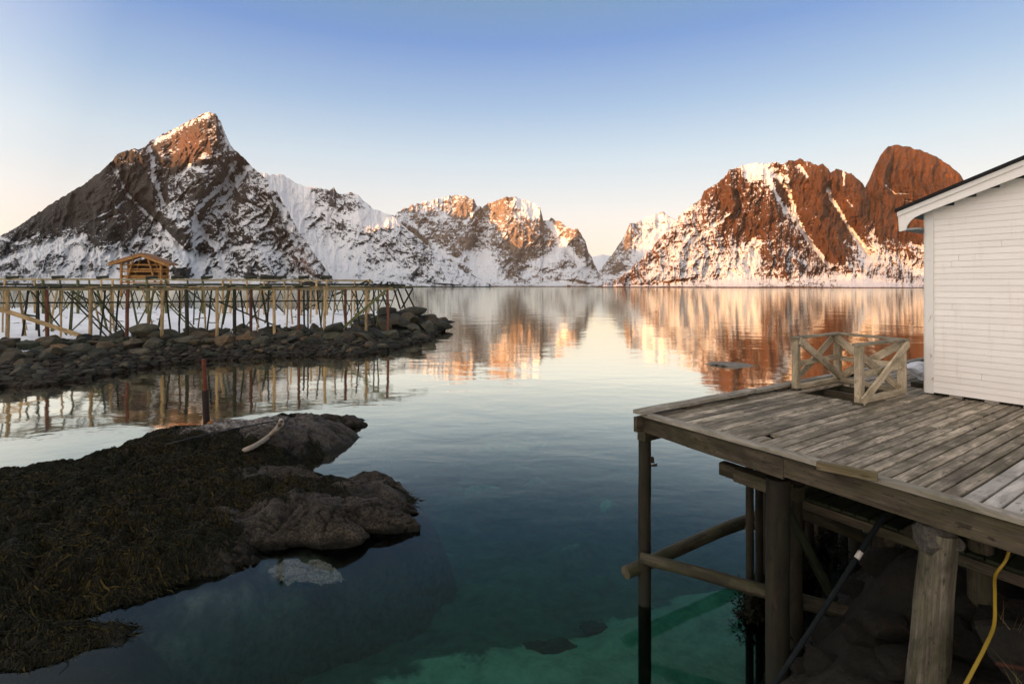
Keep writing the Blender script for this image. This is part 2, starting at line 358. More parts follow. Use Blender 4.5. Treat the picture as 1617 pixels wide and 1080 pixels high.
# -- the dark pyramid on the left
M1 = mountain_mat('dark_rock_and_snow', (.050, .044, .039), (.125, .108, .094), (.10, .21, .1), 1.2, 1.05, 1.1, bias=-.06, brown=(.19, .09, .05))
mountain('mountain', [(-140, 440), (-60, 405), (-20, 385), (0, 373), (25, 360), (60, 336), (100, 310), (130, 293), (165, 266), (188, 242), (205, 236), (222, 236), (240, 222), (270, 206), (300, 191), (316, 182), (328, 177), (342, 181), (350, 196), (358, 216), (366, 233), (384, 248), (400, 266), (420, 282), (437, 303), (452, 330), (470, 362), (487, 388), (505, 412), (522, 436), (540, 450)],
    [(-140, 1500), (100, 1700), (330, 1950), (400, 1800), (460, 1600), (540, 1250)], [(-140, 1000), (250, 1050), (540, 1150)], M1, 600, 330, 85,
    spurs=[([(330, 176), (326, 230), (318, 300), (300, 360), (285, 440)], 150, 55), ([(385, 248), (400, 300), (395, 360), (420, 440)], 110, 45), ([(437, 300), (460, 360), (500, 430)], 90, 35), ([(222, 236), (250, 300), (270, 360)], 70, 35), ([(180, 246), (180, 300), (160, 380)], 60, 50),
           ([(385, 262), (345, 312), (318, 352), (320, 400)], -110, 24), ([(183, 270), (210, 320), (270, 372), (310, 410)], -70, 20), ([(238, 232), (246, 270), (258, 320)], -60, 18)],
    gullies=[([(178, 262), (188, 280), (200, 305), (225, 330), (256, 360), (290, 395)], 2.6, 1.1), ([(178, 262), (185, 266)], 5, .9), ([(236, 233), (242, 252), (240, 275), (252, 305), (258, 322)], 3, 1.0), ([(372, 256), (356, 288), (330, 312), (310, 331), (308, 356), (325, 372), (345, 395), (355, 420)], 4, 1.2), ([(396, 262), (365, 300), (345, 322)], 3, .6),
             ([(308, 356), (306, 398), (312, 430)], 6, .8), ([(0, 412), (40, 395), (90, 380), (130, 372)], 5, .8), ([(40, 412), (75, 385), (110, 392), (140, 400), (190, 400)], 9, 1.2), ([(95, 385), (130, 370)], 4, .8), ([(0, 375), (30, 384), (60, 370)], 3, .7), ([(155, 342), (185, 326), (195, 318)], 1.6, .9), ([(160, 350), (190, 338)], 1.8, .8), ([(230, 375), (270, 385), (300, 400)], 4, .7), ([(200, 400), (220, 360)], 3, .5),
             ([(355, 395), (400, 385), (420, 392)], 4, .5), ([(440, 320), (470, 385)], 4, .5), ([(245, 222), (290, 198), (326, 181)], 5, .5), ([(270, 290), (300, 262), (320, 268)], 5, .6)],
    snow=lambda PX, PY, s: field([(60, 340, -.75), (130, 320, -.75), (180, 370, -.7), (200, 300, -.45), (230, 260, -.3), (280, 240, -.25), (300, 215, -.2), (350, 220, .2), (320, 300, .08), (270, 330, .0), (290, 370, .08), (330, 350, .0), (400, 290, .12), (400, 350, .08), (440, 350, .1), (470, 410, .0), (420, 410, .05), (60, 425, -.05), (150, 420, .35), (230, 425, .3), (300, 425, .4), (380, 430, .15), (490, 430, -.1), (20, 420, -.1), (20, 390, -.3), (100, 410, .2)], 30)(PX, PY, s),
    jag=2.2, seed=3, rot=22, sunlit_tone=lambda PX, PY: .75*np.exp(-((PX-490)**2/900+(PY-408)**2/700))+.5*np.exp(-((PX-300)**2/1800+(PY-228)**2/900)), label='dark pyramid peak streaked with snow, only its summit lit orange')  # sunlit warmth painted into the rock colour at summit and right foot

# -- the long snowfield right of it
M2 = mountain_mat('snowfield_rock', (.055, .05, .046), (.13, .115, .10), (.08, .15, .1), 1., .95, .6, bias=.10)
mountain('snow_slope', [(380, 300), (400, 270), (425, 276), (440, 275), (450, 278), (470, 291), (485, 295), (500, 296), (520, 301), (527, 297), (531, 303), (540, 307), (555, 305), (566, 308), (575, 318), (590, 330), (606, 336), (620, 341), (650, 368), (690, 400), (730, 425), (780, 452)],
    [(380, 3000), (520, 3300), (620, 3100), (780, 2500)], [(380, 1900), (780, 2300)], M2, 460, 230, 85,
    spurs=[([(500, 296), (560, 340), (640, 380), (700, 430)], 120, 50), ([(470, 300), (520, 380), (560, 440)], -80, 60)],
    snow=field([(450, 300, .9), (470, 340, .9), (520, 310, -.1), (545, 330, -.05), (575, 330, .1), (500, 345, .4), (500, 352, .1), (540, 358, .2), (520, 365, .7), (600, 350, .45), (480, 400, .7), (560, 390, .55), (565, 398, .15), (620, 370, .1), (640, 385, .1), (600, 415, .25), (540, 425, .45), (680, 420, .1), (650, 442, .05), (560, 445, .1)], 20),
    gullies=[([(430, 285), (500, 330), (600, 350)], 9, .4)], jag=2.0, seed=11, rot=-25, backd=1200, label='broad shaded snow slope running down behind the pyramid')

# -- the sunlit tops in the middle
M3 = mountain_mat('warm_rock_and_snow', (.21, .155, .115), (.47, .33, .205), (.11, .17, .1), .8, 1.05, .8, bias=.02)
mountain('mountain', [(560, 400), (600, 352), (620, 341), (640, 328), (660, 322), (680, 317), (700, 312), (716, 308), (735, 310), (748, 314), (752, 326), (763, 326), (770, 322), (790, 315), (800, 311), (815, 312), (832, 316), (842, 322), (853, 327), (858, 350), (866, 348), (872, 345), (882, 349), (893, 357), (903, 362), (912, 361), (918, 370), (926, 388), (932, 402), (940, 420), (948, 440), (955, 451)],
    [(560, 3600), (720, 4300), (860, 4100), (930, 3700), (955, 3500)], [(560, 2600), (955, 3000)], M3, 520, 240, 120,
    spurs=[([(853, 327), (840, 372), (860, 400), (920, 440)], 90, 45), ([(748, 314), (720, 360), (730, 420)], 120, 40), ([(800, 311), (805, 360), (790, 410)], 130, 40), ([(775, 330), (760, 380), (740, 430)], -100, 30), ([(912, 362), (925, 400), (935, 440)], 90, 25), ([(868, 350), (890, 390), (930, 430)], -90, 20)],
    gullies=[([(830, 318), (838, 332), (845, 338)], 9, .9), ([(735, 350), (755, 325)], 2, .7), ([(868, 352), (890, 385), (925, 425)], 5, .9), ([(740, 400), (770, 418)], 12, .6), ([(880, 400), (850, 415), (830, 425)], 7, .6), ([(640, 340), (700, 400), (790, 440)], 4, .4)],
    snow=field([(650, 335, .15), (690, 325, .2), (720, 315, .0), (735, 325, -.25), (780, 330, -.1), (800, 320, -.2), (835, 325, .8), (855, 340, -.7), (848, 360, -.15), (700, 360, .35), (665, 365, -.5), (660, 350, -.1), (720, 385, -.4), (735, 395, -.6), (760, 360, .3), (780, 375, .1), (820, 395, -.5), (805, 405, -.5), (840, 405, -.4), (860, 390, -.1), (890, 375, .2), (918, 385, -.3), (880, 420, .25), (900, 410, .1), (770, 425, .7), (700, 420, .4), (850, 437, .1), (920, 437, .05), (640, 420, .2), (780, 443, .05), (700, 443, .05)], 17),
    jag=3.6, seed=21, g=.56, ledge=.15, backd=1500, ns=(22, 40), label='jagged snowy mountain with sunlit orange tops across the fjord')

# -- the saddle in the gap
M4 = mountain_mat('far_rock_and_snow', (.16, .12, .10), (.28, .22, .18), (.06, .14, .1), .7, .7, .6)
mountain('hill', [(880, 430), (915, 412), (930, 407), (940, 405), (952, 402), (962, 404), (975, 410), (1000, 425)], [(880, 6500), (1000, 6500)], [(880, 4200), (1000, 4200)], M4, 90, 60, 60,
    snow=lambda PX, PY, s: .45+PX*0, jag=.6, seed=31, backd=1500, label='far snowy saddle closing the gap between the mountains')

# -- the red wall on the right: low shoulder, big massif, rounded dome
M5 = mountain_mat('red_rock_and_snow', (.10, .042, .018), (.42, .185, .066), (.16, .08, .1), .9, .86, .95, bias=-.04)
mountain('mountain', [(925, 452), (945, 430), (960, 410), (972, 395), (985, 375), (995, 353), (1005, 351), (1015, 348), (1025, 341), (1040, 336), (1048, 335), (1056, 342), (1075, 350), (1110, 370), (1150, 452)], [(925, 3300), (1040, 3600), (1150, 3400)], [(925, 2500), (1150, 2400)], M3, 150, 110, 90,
    spurs=[([(995, 352), (975, 400), (960, 440)], 100, 25)],
    snow=field([(985, 370, -.3), (1000, 365, -.1), (1030, 350, .25), (1040, 375, .7), (1010, 390, .5), (970, 420, -.4), (990, 415, .1), (1020, 420, .3), (950, 440, .1)], 15), jag=2.6, seed=41, g=.62, backd=1200, label='low snowy shoulder lit pink below the red massif')
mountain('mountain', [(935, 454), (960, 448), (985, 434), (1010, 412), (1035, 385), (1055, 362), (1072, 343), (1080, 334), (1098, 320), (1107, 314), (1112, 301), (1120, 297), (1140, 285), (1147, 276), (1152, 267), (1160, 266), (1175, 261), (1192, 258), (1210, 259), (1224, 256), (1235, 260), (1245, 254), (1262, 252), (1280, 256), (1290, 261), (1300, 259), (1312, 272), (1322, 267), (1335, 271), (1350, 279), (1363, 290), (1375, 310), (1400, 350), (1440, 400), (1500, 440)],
    [(935, 1900), (1100, 2500), (1250, 2550), (1370, 2350), (1500, 2000)], [(935, 1700), (1200, 1300), (1500, 1100)], M5, 600, 300, 130,
    spurs=[([(1224, 256), (1215, 330), (1230, 400), (1250, 440)], 110, 45), ([(1300, 262), (1300, 340), (1320, 420)], 90, 40), ([(1150, 268), (1120, 340), (1060, 430)], 90, 50), ([(1345, 280), (1350, 330)], 60, 22), ([(1222, 270), (1250, 330), (1280, 380), (1310, 425)], -80, 18), ([(1308, 300), (1330, 345), (1370, 405)], -110, 22)],
    gullies=[([(1212, 276), (1222, 300), (1238, 328), (1240, 334)], 3.2, 1.1), ([(1228, 276), (1244, 300), (1252, 320), (1256, 340), (1272, 372), (1290, 395), (1310, 420)], 3.2, 1.2), ([(1242, 278), (1248, 300)], 3, .9), ([(1308, 296), (1312, 312), (1326, 332), (1340, 358), (1356, 382), (1372, 402)], 3.4, 1.3), ([(1345, 360), (1375, 405)], 3.5, .9), ([(1332, 270), (1333, 292)], 1.8, .8), ([(1338, 315), (1345, 325)], 2, .7), ([(1262, 260), (1274, 278)], 3, .6), ([(1190, 264), (1186, 272)], 11, .9),
             ([(1180, 410), (1195, 380), (1185, 425)], 6, .8), ([(1090, 380), (1150, 340)], 5, .5)],
    snow=field([(1190, 262, .5), (1160, 290, -.25), (1110, 320, .0), (1085, 345, .15), (1140, 330, -.25), (1170, 330, -.3), (1200, 340, -.35), (1130, 370, .15), (1090, 390, .2), (1110, 410, .25), (1050, 400, .05), (1060, 425, .05), (1000, 435, .05), (1160, 390, -.1), (1170, 430, .5), (1220, 390, -.3), (1230, 420, -.15), (1250, 300, -.4), (1290, 320, -.75), (1310, 380, -.9), (1330, 390, -.6), (1345, 300, -.5), (1250, 360, -.1), (1260, 400, -.1), (1210, 447, .0), (1290, 445, .0), (1350, 425, .25), (1370, 415, .55), (1420, 440, .0), (1130, 447, -.1)], 20),
    jag=3., seed=51, g=.62, backd=1200, ns=(20, 70), label='red snow-streaked massif with white gullies across the fjord')
mountain('mountain', [(1330, 452), (1340, 380), (1350, 345), (1360, 310), (1368, 292), (1374, 280), (1382, 262), (1392, 243), (1402, 232), (1412, 229), (1430, 231), (1455, 238), (1480, 248), (1500, 262), (1515, 274), (1524, 288), (1560, 330), (1640, 400), (1700, 440)],
    [(1330, 2300), (1410, 2700), (1700, 2200)], [(1330, 1500), (1700, 1300)], M5, 360, 280, 150,
    spurs=[([(1395, 238), (1385, 330), (1400, 410)], 90, 30)],
    gullies=[([(1398, 292), (1412, 305), (1435, 306)], 1.4, .7), ([(1428, 316), (1440, 318)], 1.6, .6), ([(1440, 385), (1456, 390)], 3, .6), ([(1352, 318), (1364, 305)], 2, .8)],
    snow=field([(1410, 260, -.75), (1450, 280, -.75), (1400, 350, -.8), (1440, 350, -.75), (1380, 420, .5), (1420, 432, .5), (1460, 425, .4), (1420, 405, -.4)], 22), jag=1.6, seed=61, g=.62, backd=1000, ns=(18, 90), label='rounded red rock dome rising behind the white cabin roof')

# -- the ridge behind the viewer whose shadow covers the bay at sunrise
def sun_ridge():
    d0 = 2000.; n = 280; ws = np.linspace(-4200, 2500, n); Pp = np.array([.69, -.72])
    hr = np.interp(ws, [-4200, -3457, -3199, -3091, -2895, -2805, -2700, -2640, -2567, -2420, -2340, -2263, -2155, -1900, -1734, -1600, -1495, -1400, -1300, -1100, -800, -55, 600, 2500], [950, 740, 725, 705, 670, 595, 575, 490, 325, 240, 320, 440, 432, 430, 430, 380, 225, 175, 145, 70, 60, 60, 120, 300])+.07*d0
    hr = hr+fbm(ws/120, ws*0, 0, 5, 5)*9
    rows = []
    for q, dd in ((0, -700), (.35, -420), (.7, -180), (1, 0), (.6, 400), (0, 1000)):
        p = SUN_H*(d0+dd); rows.append(np.stack([p[0]+ws*Pp[0], p[1]+ws*Pp[1], hr*q-5*(q == 0)], -1))
    P = np.array(rows); me = mesh_np('mountain', P.reshape(-1, 3), quads=gridquads(len(rows), n), attrs={'snow': np.full(P.shape[:2], .3).ravel(), 'pix': (P*.3).reshape(-1, 3)})
    props(link('mountain', me, M2), 'ridge behind the viewer that keeps the bay in shade', None, None, 'structure')
sun_ridge()

# ------------------------------------------------------------------ water and sea bed
def nonuni(lo, hi, core, n, m):
    a = core[0]-np.geomspace(1, core[0]-lo, m)[::-1]; b = core[1]+np.geomspace(1, hi-core[1], m)
    return np.concatenate([a, np.linspace(*core, n), b])
m = MT('sea_bed'); co = m.co('Object')
n1 = m.noise(co, .35, 6, .65, .6); n2 = m.noise(co, 3., 5, .7)
sandmask = m.math('ADD', m.attr('sand'), m.math('ADD', m.math('MULTIPLY', m.math('SUBTRACT', n1, .5), 1.4), m.math('MULTIPLY', m.math('SUBTRACT', m.noise(co, 1.6, 5, .7, .5), .5), 1.5)))
c = m.mix(m.smooth(sandmask, .35, .65), m.mix(m.ramp(n2, [(.35, 0), (.7, 1)]), (.012, .036, .030), (.05, .10, .075)), m.mix(m.ramp(n2, [(.3, 0), (.7, 1)]), (.10, .15, .11), (.25, .32, .235)))
m.color(c); m.bump(n2, .8, .05); SEABED = m.m
xs = nonuni(-8000, 8000, (-16, 12), 140, 26); ys = nonuni(-4500, 9500, (1, 40), 160, 26); GX, GY = np.meshgrid(xs, ys)
dist = np.hypot(GX*.6, GY)
zb = -1.75-np.clip((dist-9)*.12, -.2, 5)-np.clip((dist-40)*.1, 0, 12)+fbm(GX*.4, GY*.4, 0, 4, 8)*.5
a0, a1 = W(660, 1080, -1.8), W(1170, 900, -1.8)            # pale sand lies on the near side of this line
side = ((GX-a0[0])*(a1[1]-a0[1])-(GY-a0[1])*(a1[0]-a0[0]))/np.hypot(a1[0]-a0[0], a1[1]-a0[1])
sand = sstep(-.5, .7, side+fbm(GX*1.2, GY*1.2, 0, 4, 61)*.6)*sstep(18, 13, GY)
for (px, py, r) in ((755, 742, .9), (805, 655, 1.8), (395, 935, 1.2), (330, 960, .8), (670, 965, .6), (620, 930, .5), (850, 720, .7), (940, 770, .6), (560, 880, .7), (900, 860, .5), (700, 880, .4)):
    p = W(px, py, -1.8); k = np.exp(-((GX-p[0])**2+(GY-p[1])**2)/(r*r)); k = k*np.clip(.65+1.0*fbm(GX*1.1, GY*1.1, px, 2, 66), 0, 1.1); sand = np.maximum(sand, k*1.1); zb = zb+np.minimum(k, 1)*.55
zb = np.minimum(zb, -.35)
props(link('sea_bed', mesh_np('sea_bed', np.stack([GX, GY, zb], -1).reshape(-1, 3), quads=gridquads(len(ys), len(xs)), attrs={'sand': sand.ravel()}), SEABED), None, None, None, 'structure')

m = MT('water'); m.t.nodes.remove(m.b); out = m.t.nodes['Material Output']
co = m.co('Object'); 
na = m.noise(m.co(src=co, scale=(.55, .9, 1)), 1.0, 3, .5, .3); nb = m.noise(m.co(src=co, scale=(.10, .16, 1)), 1, 2, .5, .4); nc_ = m.noise(m.co(src=co, scale=(2.6, 4., 1)), 1, 2, .5)
hgt = m.math('ADD', m.math('ADD', m.math('MULTIPLY', na, .03), m.math('MULTIPLY', nb, .10)), m.math('MULTIPLY', nc_, .004))
bp = m.n('ShaderNodeBump'); bp.inputs['Strength'].default_value = .36; bp.inputs['Distance'].default_value = 1.; m.l(hgt, bp.inputs['Height'])
fr = m.n('ShaderNodeFresnel'); fr.inputs['IOR'].default_value = 1.333; m.l(bp.outputs[0], fr.inputs['Normal'])
gl = m.n('ShaderNodeBsdfGlossy'); gl.inputs['Roughness'].default_value = .05; gl.inputs['Color'].default_value = (1, .97, .84, 1); m.l(bp.outputs[0], gl.inputs['Normal'])
tr = m.n('ShaderNodeBsdfTransparent'); tr.inputs[0].default_value = (.9, .97, .97, 1)
mx = m.n('ShaderNodeMixShader'); m.l(m.math('MINIMUM', m.math('MULTIPLY', fr.outputs[0], m.math('ADD', m.math('MULTIPLY', m.smooth(fr.outputs[0], .06, .22), 1.8), 1.)), 1.), mx.inputs[0]); m.l(tr.outputs[0], mx.inputs[1]); m.l(gl.outputs[0], mx.inputs[2]); m.l(mx.outputs[0], out.inputs['Surface'])
va = m.n('ShaderNodeVolumeAbsorption'); va.inputs['Color'].default_value = (.05, .76, .70, 1); va.inputs['Density'].default_value = .36; m.l(va.outputs[0], out.inputs['Volume'])
WATER = m.m
wv = [(x, y, z) for z in (0, -40) for (x, y) in ((-8000, -4500), (8000, -4500), (8000, 9500), (-8000, 9500))]
props(link('water', mesh_np('water', wv, quads=[(0, 1, 2, 3), (7, 6, 5, 4), (0, 4, 5, 1), (1, 5, 6, 2), (2, 6, 7, 3), (3, 7, 4, 0)], smooth=False), WATER), None, None, None, 'structure')

# ------------------------------------------------------------------ rocks
def ico(sub=3):
    import bmesh
    b = bmesh.new(); bmesh.ops.create_icosphere(b, subdivisions=sub, radius=1)
    v = np.array([t.co for t in b.verts]); f = np.array([[x.index for x in t.verts] for t in b.faces]); b.free(); return v, f
IV, IF = ico(3); IV4, IF4 = ico(5)
def rock_shape(seed, cuts=9, rough=.1, V0=IV, lo=.55):
    r = np.random.default_rng(seed); v = V0.copy()
    for k in range(cuts):
        n = r.normal(size=3); n /= np.linalg.norm(n); d = r.uniform(lo, .85); e = v@n; m_ = e > d; v[m_] -= np.outer(e[m_]-d, n)*.92
    nn = fbm(v[:, 0]*1.5+seed, v[:, 1]*1.5, v[:, 2]*1.5, 5, seed)
    return v*(1+rough*nn)[:, None]
m = MT('boulder_rock', .75, .35); oi = m.n('ShaderNodeObjectInfo'); co = m.co('Object')
ng = m.noise(co, 2.5, 8, .7); nf = m.noise(co, 14, 5, .7)
base = m.ramp(oi.outputs['Random'], [(0, (.02, .022, .015)), (.3, (.046, .044, .028)), (.55, (.10, .07, .036)), (.75, (.05, .058, .032)), (.9, (.10, .09, .06)), (1, (.22, .115, .04))])
c = m.mix(m.ramp(ng, [(.35, .7), (.65, 0)]), base, (.006, .007, .005)); c = m.mix(m.ramp(nf, [(.52, 0), (.78, .4)]), c, (.11, .095, .065))
zz = m.n('ShaderNodeSeparateXYZ'); m.l(m.n('ShaderNodeNewGeometry').outputs['Position'], zz.inputs[0])
c = m.mix(m.smooth(m.math('ADD', zz.outputs[2], m.math('MULTIPLY', ng, .5)), .35, .8), (.005, .0055, .004), c)   # weed-black tide band
m.color(c); m.bump(m.math('ADD', ng, m.math('MULTIPLY', nf, .3)), .8, .06); BOULDER = m.m

m = MT('granite_slab', .85, .25); co = m.co('Object')
n1 = m.noise(co, 2.4, 8, .7, .6); n2 = m.noise(co, 26, 5, .8); n3 = m.noise(co, 9, 6, .7)
c = m.mix(m.ramp(n1, [(.35, 0), (.65, 1)]), (.018, .014, .010), (.115, .092, .066)); c = m.mix(m.ramp(n2, [(.44, .95), (.56, 0)]), c, (.010, .008, .006))
zz = m.n('ShaderNodeSeparateXYZ'); m.l(m.n('ShaderNodeNewGeometry').outputs['Position'], zz.inputs[0])
c = m.mix(m.smooth(m.math('ADD', zz.outputs[2], m.math('MULTIPLY', n3, .5)), .24, .5), (.007, .007, .0045), c); c = m.mix(m.math('MULTIPLY', m.attr('crack'), .9), c, (.005, .005, .003))
m.color(c); m.bump(m.math('ADD', m.math('MULTIPLY', n3, .6), m.math('MULTIPLY', n2, .5)), 1., .09); SLAB = m.m

# -- the weed-covered rock in the left foreground
WEEDP = [W(*p)[:2] for p in ((-160, 742, .25), (0, 731, .35), (60, 722, .4), (100, 716, .4), (160, 702, .4), (190, 690, .4), (230, 673, .4), (300, 664, .4), (360, 660, .4), (430, 658, .4), (480, 660, .3), (520, 661, .2), (560, 660, .05), (580, 662, 0), (566, 670, 0), (545, 676, 0), (563, 685, 0), (567, 692, 0), (548, 706, 0), (505, 722, 0), (485, 734, 0), (490, 742, .1), (540, 752, .2), (620, 765, .1), (632, 770, 0), (660, 793, 0), (645, 810, 0), (600, 832, 0), (520, 855, 0), (430, 860, 0), (395, 878, 0), (360, 907, 0), (300, 910, 0), (240, 938, 0), (150, 962, 0), (100, 978, 0), (160, 992, 0), (205, 1003, 0), (190, 1018, 0), (120, 1030, 0), (0, 1052, 0), (-200, 1085, 0))]+[np.array([-16, 5.]), np.array([-22, 10.])]
gx = np.linspace(-21, 1.5, 380); gy = np.linspace(4.8, 18.5, 250); GX, GY = np.meshgrid(gx, gy)
sd0 = sdf(GX+fbm(GX*1.3, GY*1.3, 0, 4, 2)*.22, GY+fbm(GX*1.3, GY*1.3, 5, 4, 3)*.22, WEEDP)
lay = fbm(GX*.35+GY*.25, GY*1.1-GX*.35, 0, 4, 12)
ZS = np.where(sd0 > 0, .62*(1-np.exp(-sd0/.8))+.22*lay*np.clip(sd0, 0, 1)+.10*fbm(GX*2, GY*2, 0, 4, 14)*np.clip(sd0*2, 0, 1), np.maximum(sd0*1.2-1.2*sd0*sd0, -9))
bare = np.zeros(GX.shape)
for (px, py, rx, ry, z, hgt_) in ((505, 690, 1.5, 1.1, .2, .18), (440, 700, 1.0, .9, .3, .2), (548, 663, 1.0, .5, .1, .1), (370, 680, 1.6, 1.0, .45, .12), (445, 752, .9, .5, .4, .15), (580, 766, .75, .4, .2, .10), (600, 800, .9, .5, .1, .10), (520, 820, 1.0, .5, .15, .15), (430, 830, .9, .5, .2, .10)):
    p = W(px, py, z); k = np.exp(-(((GX-p[0])/rx)**2+((GY-p[1])/ry)**2)*1.3); bare = np.maximum(bare, k*(hgt_ > 0)); ZS = ZS+.6*hgt_*k*(sd0 > 0)*np.clip(sd0*3, 0, 1)
cr_ = np.minimum(np.abs(perlin(GX*.8+.35*GY+.3*fbm(GX, GY, 4, 3, 8), GY*2.3-.5*GX, 1, 31)), np.abs(perlin(GX*1.7-.6*GY, GY*1.4+.4*GX, 6, 57))*1.6); crack = np.clip(1-cr_/.055, 0, 1); ZS = ZS-.13*crack*np.clip(sd0*3, 0, 1)
sub = np.zeros(GX.shape)
for (px, py, z, rx, ry) in ((400, 925, -.5, .55, .25), (335, 965, -.6, .5, .22), (440, 955, -.7, .6, .2), (300, 985, -.6, .4, .2), (480, 930, -.7, .35, .2), (560, 890, -.7, .4, .2), (250, 1010, -.5, .4, .15), (380, 990, -.8, .6, .22)):
    p = W(px, py, z); xr = (GX-p[0])*.9+(GY-p[1])*.44; yr = (GY-p[1])*.9-(GX-p[0])*.44
    k = np.exp(-((xr/rx)**2+(yr/ry)**2)*1.1)*np.clip(.7+1.2*fbm(GX*2.2, GY*2.2, px, 4, 70), 0, 1.2); sub = np.maximum(sub, np.clip(k, 0, 1)); ZS = np.where((sd0 < 0) & (k > .02), np.maximum(ZS, ZS*(1-np.clip(k, 0, 1))+z*np.clip(k, 0, 1)), ZS)
ZS = ZS+(.09*ridged(GX*1.3+.5*GY, GY*2.6, 2, 6, 44)-.04+.035*fbm(GX*6, GY*6, 1, 4, 45))*np.clip(sd0*3, 0, 1)
weed = np.clip(1-bare*1.45+fbm(GX*1.8, GY*1.8, 3, 4, 19)*.8, 0, 1)*(1-sub)
m = MT('weedy_rock', .7, .35); co = m.co('Object')
n1 = m.noise(co, 2.4, 8, .7, .6); n2 = m.noise(co, 26, 5, .8); n3 = m.noise(co, 9, 6, .7)
rk = m.mix(m.ramp(n1, [(.35, 0), (.65, 1)]), (.020, .015, .011), (.125, .10, .072)); rk = m.mix(m.ramp(n2, [(.44, .95), (.56, 0)]), rk, (.010, .008, .006))
pale = m.math('MULTIPLY', m.attr('pale'), m.ramp(n3, [(.42, 0), (.58, 1)])); rk = m.mix(pale, rk, (.36, .32, .30))
wd = m.mix(m.ramp(n3, [(.3, 0), (.75, 1)]), (.003, .0035, .002), (.012, .011, .005))
c = m.mix(m.smooth(m.math('ADD', m.attr('weed'), m.math('MULTIPLY', m.math('SUBTRACT', n3, .5), .8)), .35, .6), rk, wd)
zz = m.n('ShaderNodeSeparateXYZ'); m.l(m.n('ShaderNodeNewGeometry').outputs['Position'], zz.inputs[0])
c = m.mix(m.math('MULTIPLY', m.attr('crack'), .9), c, (.005, .005, .003)); c = m.mix(m.smooth(m.math('ADD', zz.outputs[2], m.math('MULTIPLY', n3, .4)), .22, .42), (.007, .007, .0045), c); c = m.mix(m.smooth(m.math('ADD', zz.outputs[2], m.math('MULTIPLY', n3, .5)), -.55, .0), m.mix(m.ramp(n3, [(.35, 0), (.65, 1)]), (.010, .026, .021), (.055, .095, .07)), c)
c = m.mix(m.math('MULTIPLY', m.attr('sub'), m.ramp(n3, [(.3, .35), (.6, 1)])), c, (.30, .31, .25))
m.color(c); m.bump(m.math('ADD', m.math('MULTIPLY', n3, .6), m.math('MULTIPLY', n2, .45)), 1., .09); WEEDROCK = m.m
pl = W(360, 680, .45); pale_ = np.exp(-(((GX-pl[0])/1.7)**2+((GY-pl[1])/.9)**2))
props(link('rock_shore', mesh_np('rock_shore', np.stack([GX, GY, ZS], -1).reshape(-1, 3), quads=gridquads(*GX.shape), attrs={'weed': weed.ravel(), 'pale': pale_.ravel(), 'crack': crack.ravel(), 'sub': (sub*sstep(-.08, -.25, ZS)).ravel()}), WEEDROCK), 'low weed-covered rock reaching into the clear water', None, None, 'structure')
def ground(x, y, gx=gx, gy=gy, Z=ZS):
    i = np.clip((x-gx[0])/(gx[1]-gx[0]), 0, len(gx)-1.001); j = np.clip((y-gy[0])/(gy[1]-gy[0]), 0, len(gy)-1.001)
    a, b = i.astype(int), j.astype(int); fx, fy = i-a, j-b
    return (Z[b, a]*(1-fx)+Z[b, a+1]*fx)*(1-fy)+(Z[b+1, a]*(1-fx)+Z[b+1, a+1]*fx)*fy

# -- bladderwrack: thousands of flat drooping blades, one uncountable mass
def blades(n, pos, dirs, length, width, lift, zfun, seed=0):
    r = np.random.default_rng(seed); K = 4; t = np.linspace(0, 1, K)
    L = length*r.uniform(.5, 1.5, n); wd_ = width*r.uniform(.6, 1.5, n); bend = r.normal(0, .5, n)
    V_ = np.zeros((n, K, 2, 3))
    for k in range(K):
        ang = dirs+bend*t[k]; x = pos[:, 0]+np.cos(ang)*L*t[k]; y = pos[:, 1]+np.sin(ang)*L*t[k]
        z = zfun(x, y)+lift*np.sin(np.pi*min(t[k]+.15, 1))*r.uniform(.3, 1.5, n)+.006
        ww = wd_*(1-.55*t[k])*.5
        for sgn, q in ((-1, 0), (1, 1)):
            V_[:, k, q] = np.stack([x-np.sin(ang)*ww*sgn, y+np.cos(ang)*ww*sgn, z+r.normal(0, .006, n)], -1)
    idx = (np.arange(n)*K*2)[:, None]; q = np.concatenate([idx+np.array([[2*k, 2*k+1, 2*k+3, 2*k+2]]) for k in range(K-1)], 0)
    tint = np.repeat(r.random(n), K*2); return V_.reshape(-1, 3), q, tint
m = MT('wrack', .7, .14); tt = m.attr('tint'); nn = m.noise(m.co('Object'), .9, 5, .6)
c = m.ramp(tt, [(0, (.004, .0038, .0014)), (.5, (.011, .0095, .0026)), (.82, (.028, .022, .005)), (1, (.065, .046, .010))]); c = m.mix(m.ramp(nn, [(.4, .75), (.62, 0)]), c, (.008, .009, .004))
m.color(c); WRACK = m.m
nb_ = 100000; r = np.random.default_rng(4); P = np.stack([r.uniform(gx[0], gx[-1], nb_*5), r.uniform(gy[0], gy[-1], nb_*5)], -1)
ii = np.clip(((P[:, 0]-gx[0])/(gx[1]-gx[0])).astype(int), 0, len(gx)-1); jj = np.clip(((P[:, 1]-gy[0])/(gy[1]-gy[0])).astype(int), 0, len(gy)-1)
vis = (P[:, 0] > -P[:, 1]*1.06) & (sd0[jj, ii] > -.03) & (weed[jj, ii] > r.uniform(.3, .9, len(P)))
P = P[vis][:nb_]; dz = np.stack([ground(P[:, 0]+.1, P[:, 1])-ground(P[:, 0]-.1, P[:, 1]), ground(P[:, 0], P[:, 1]+.1)-ground(P[:, 0], P[:, 1]-.1)], -1)
dirs = np.arctan2(-dz[:, 1]-.02, -dz[:, 0]+.03)+r.normal(0, .8, len(P))
v_, q_, t_ = blades(len(P), P, dirs, .11, .014, .014, lambda x, y: np.maximum(ground(x, y), -.02), 6)
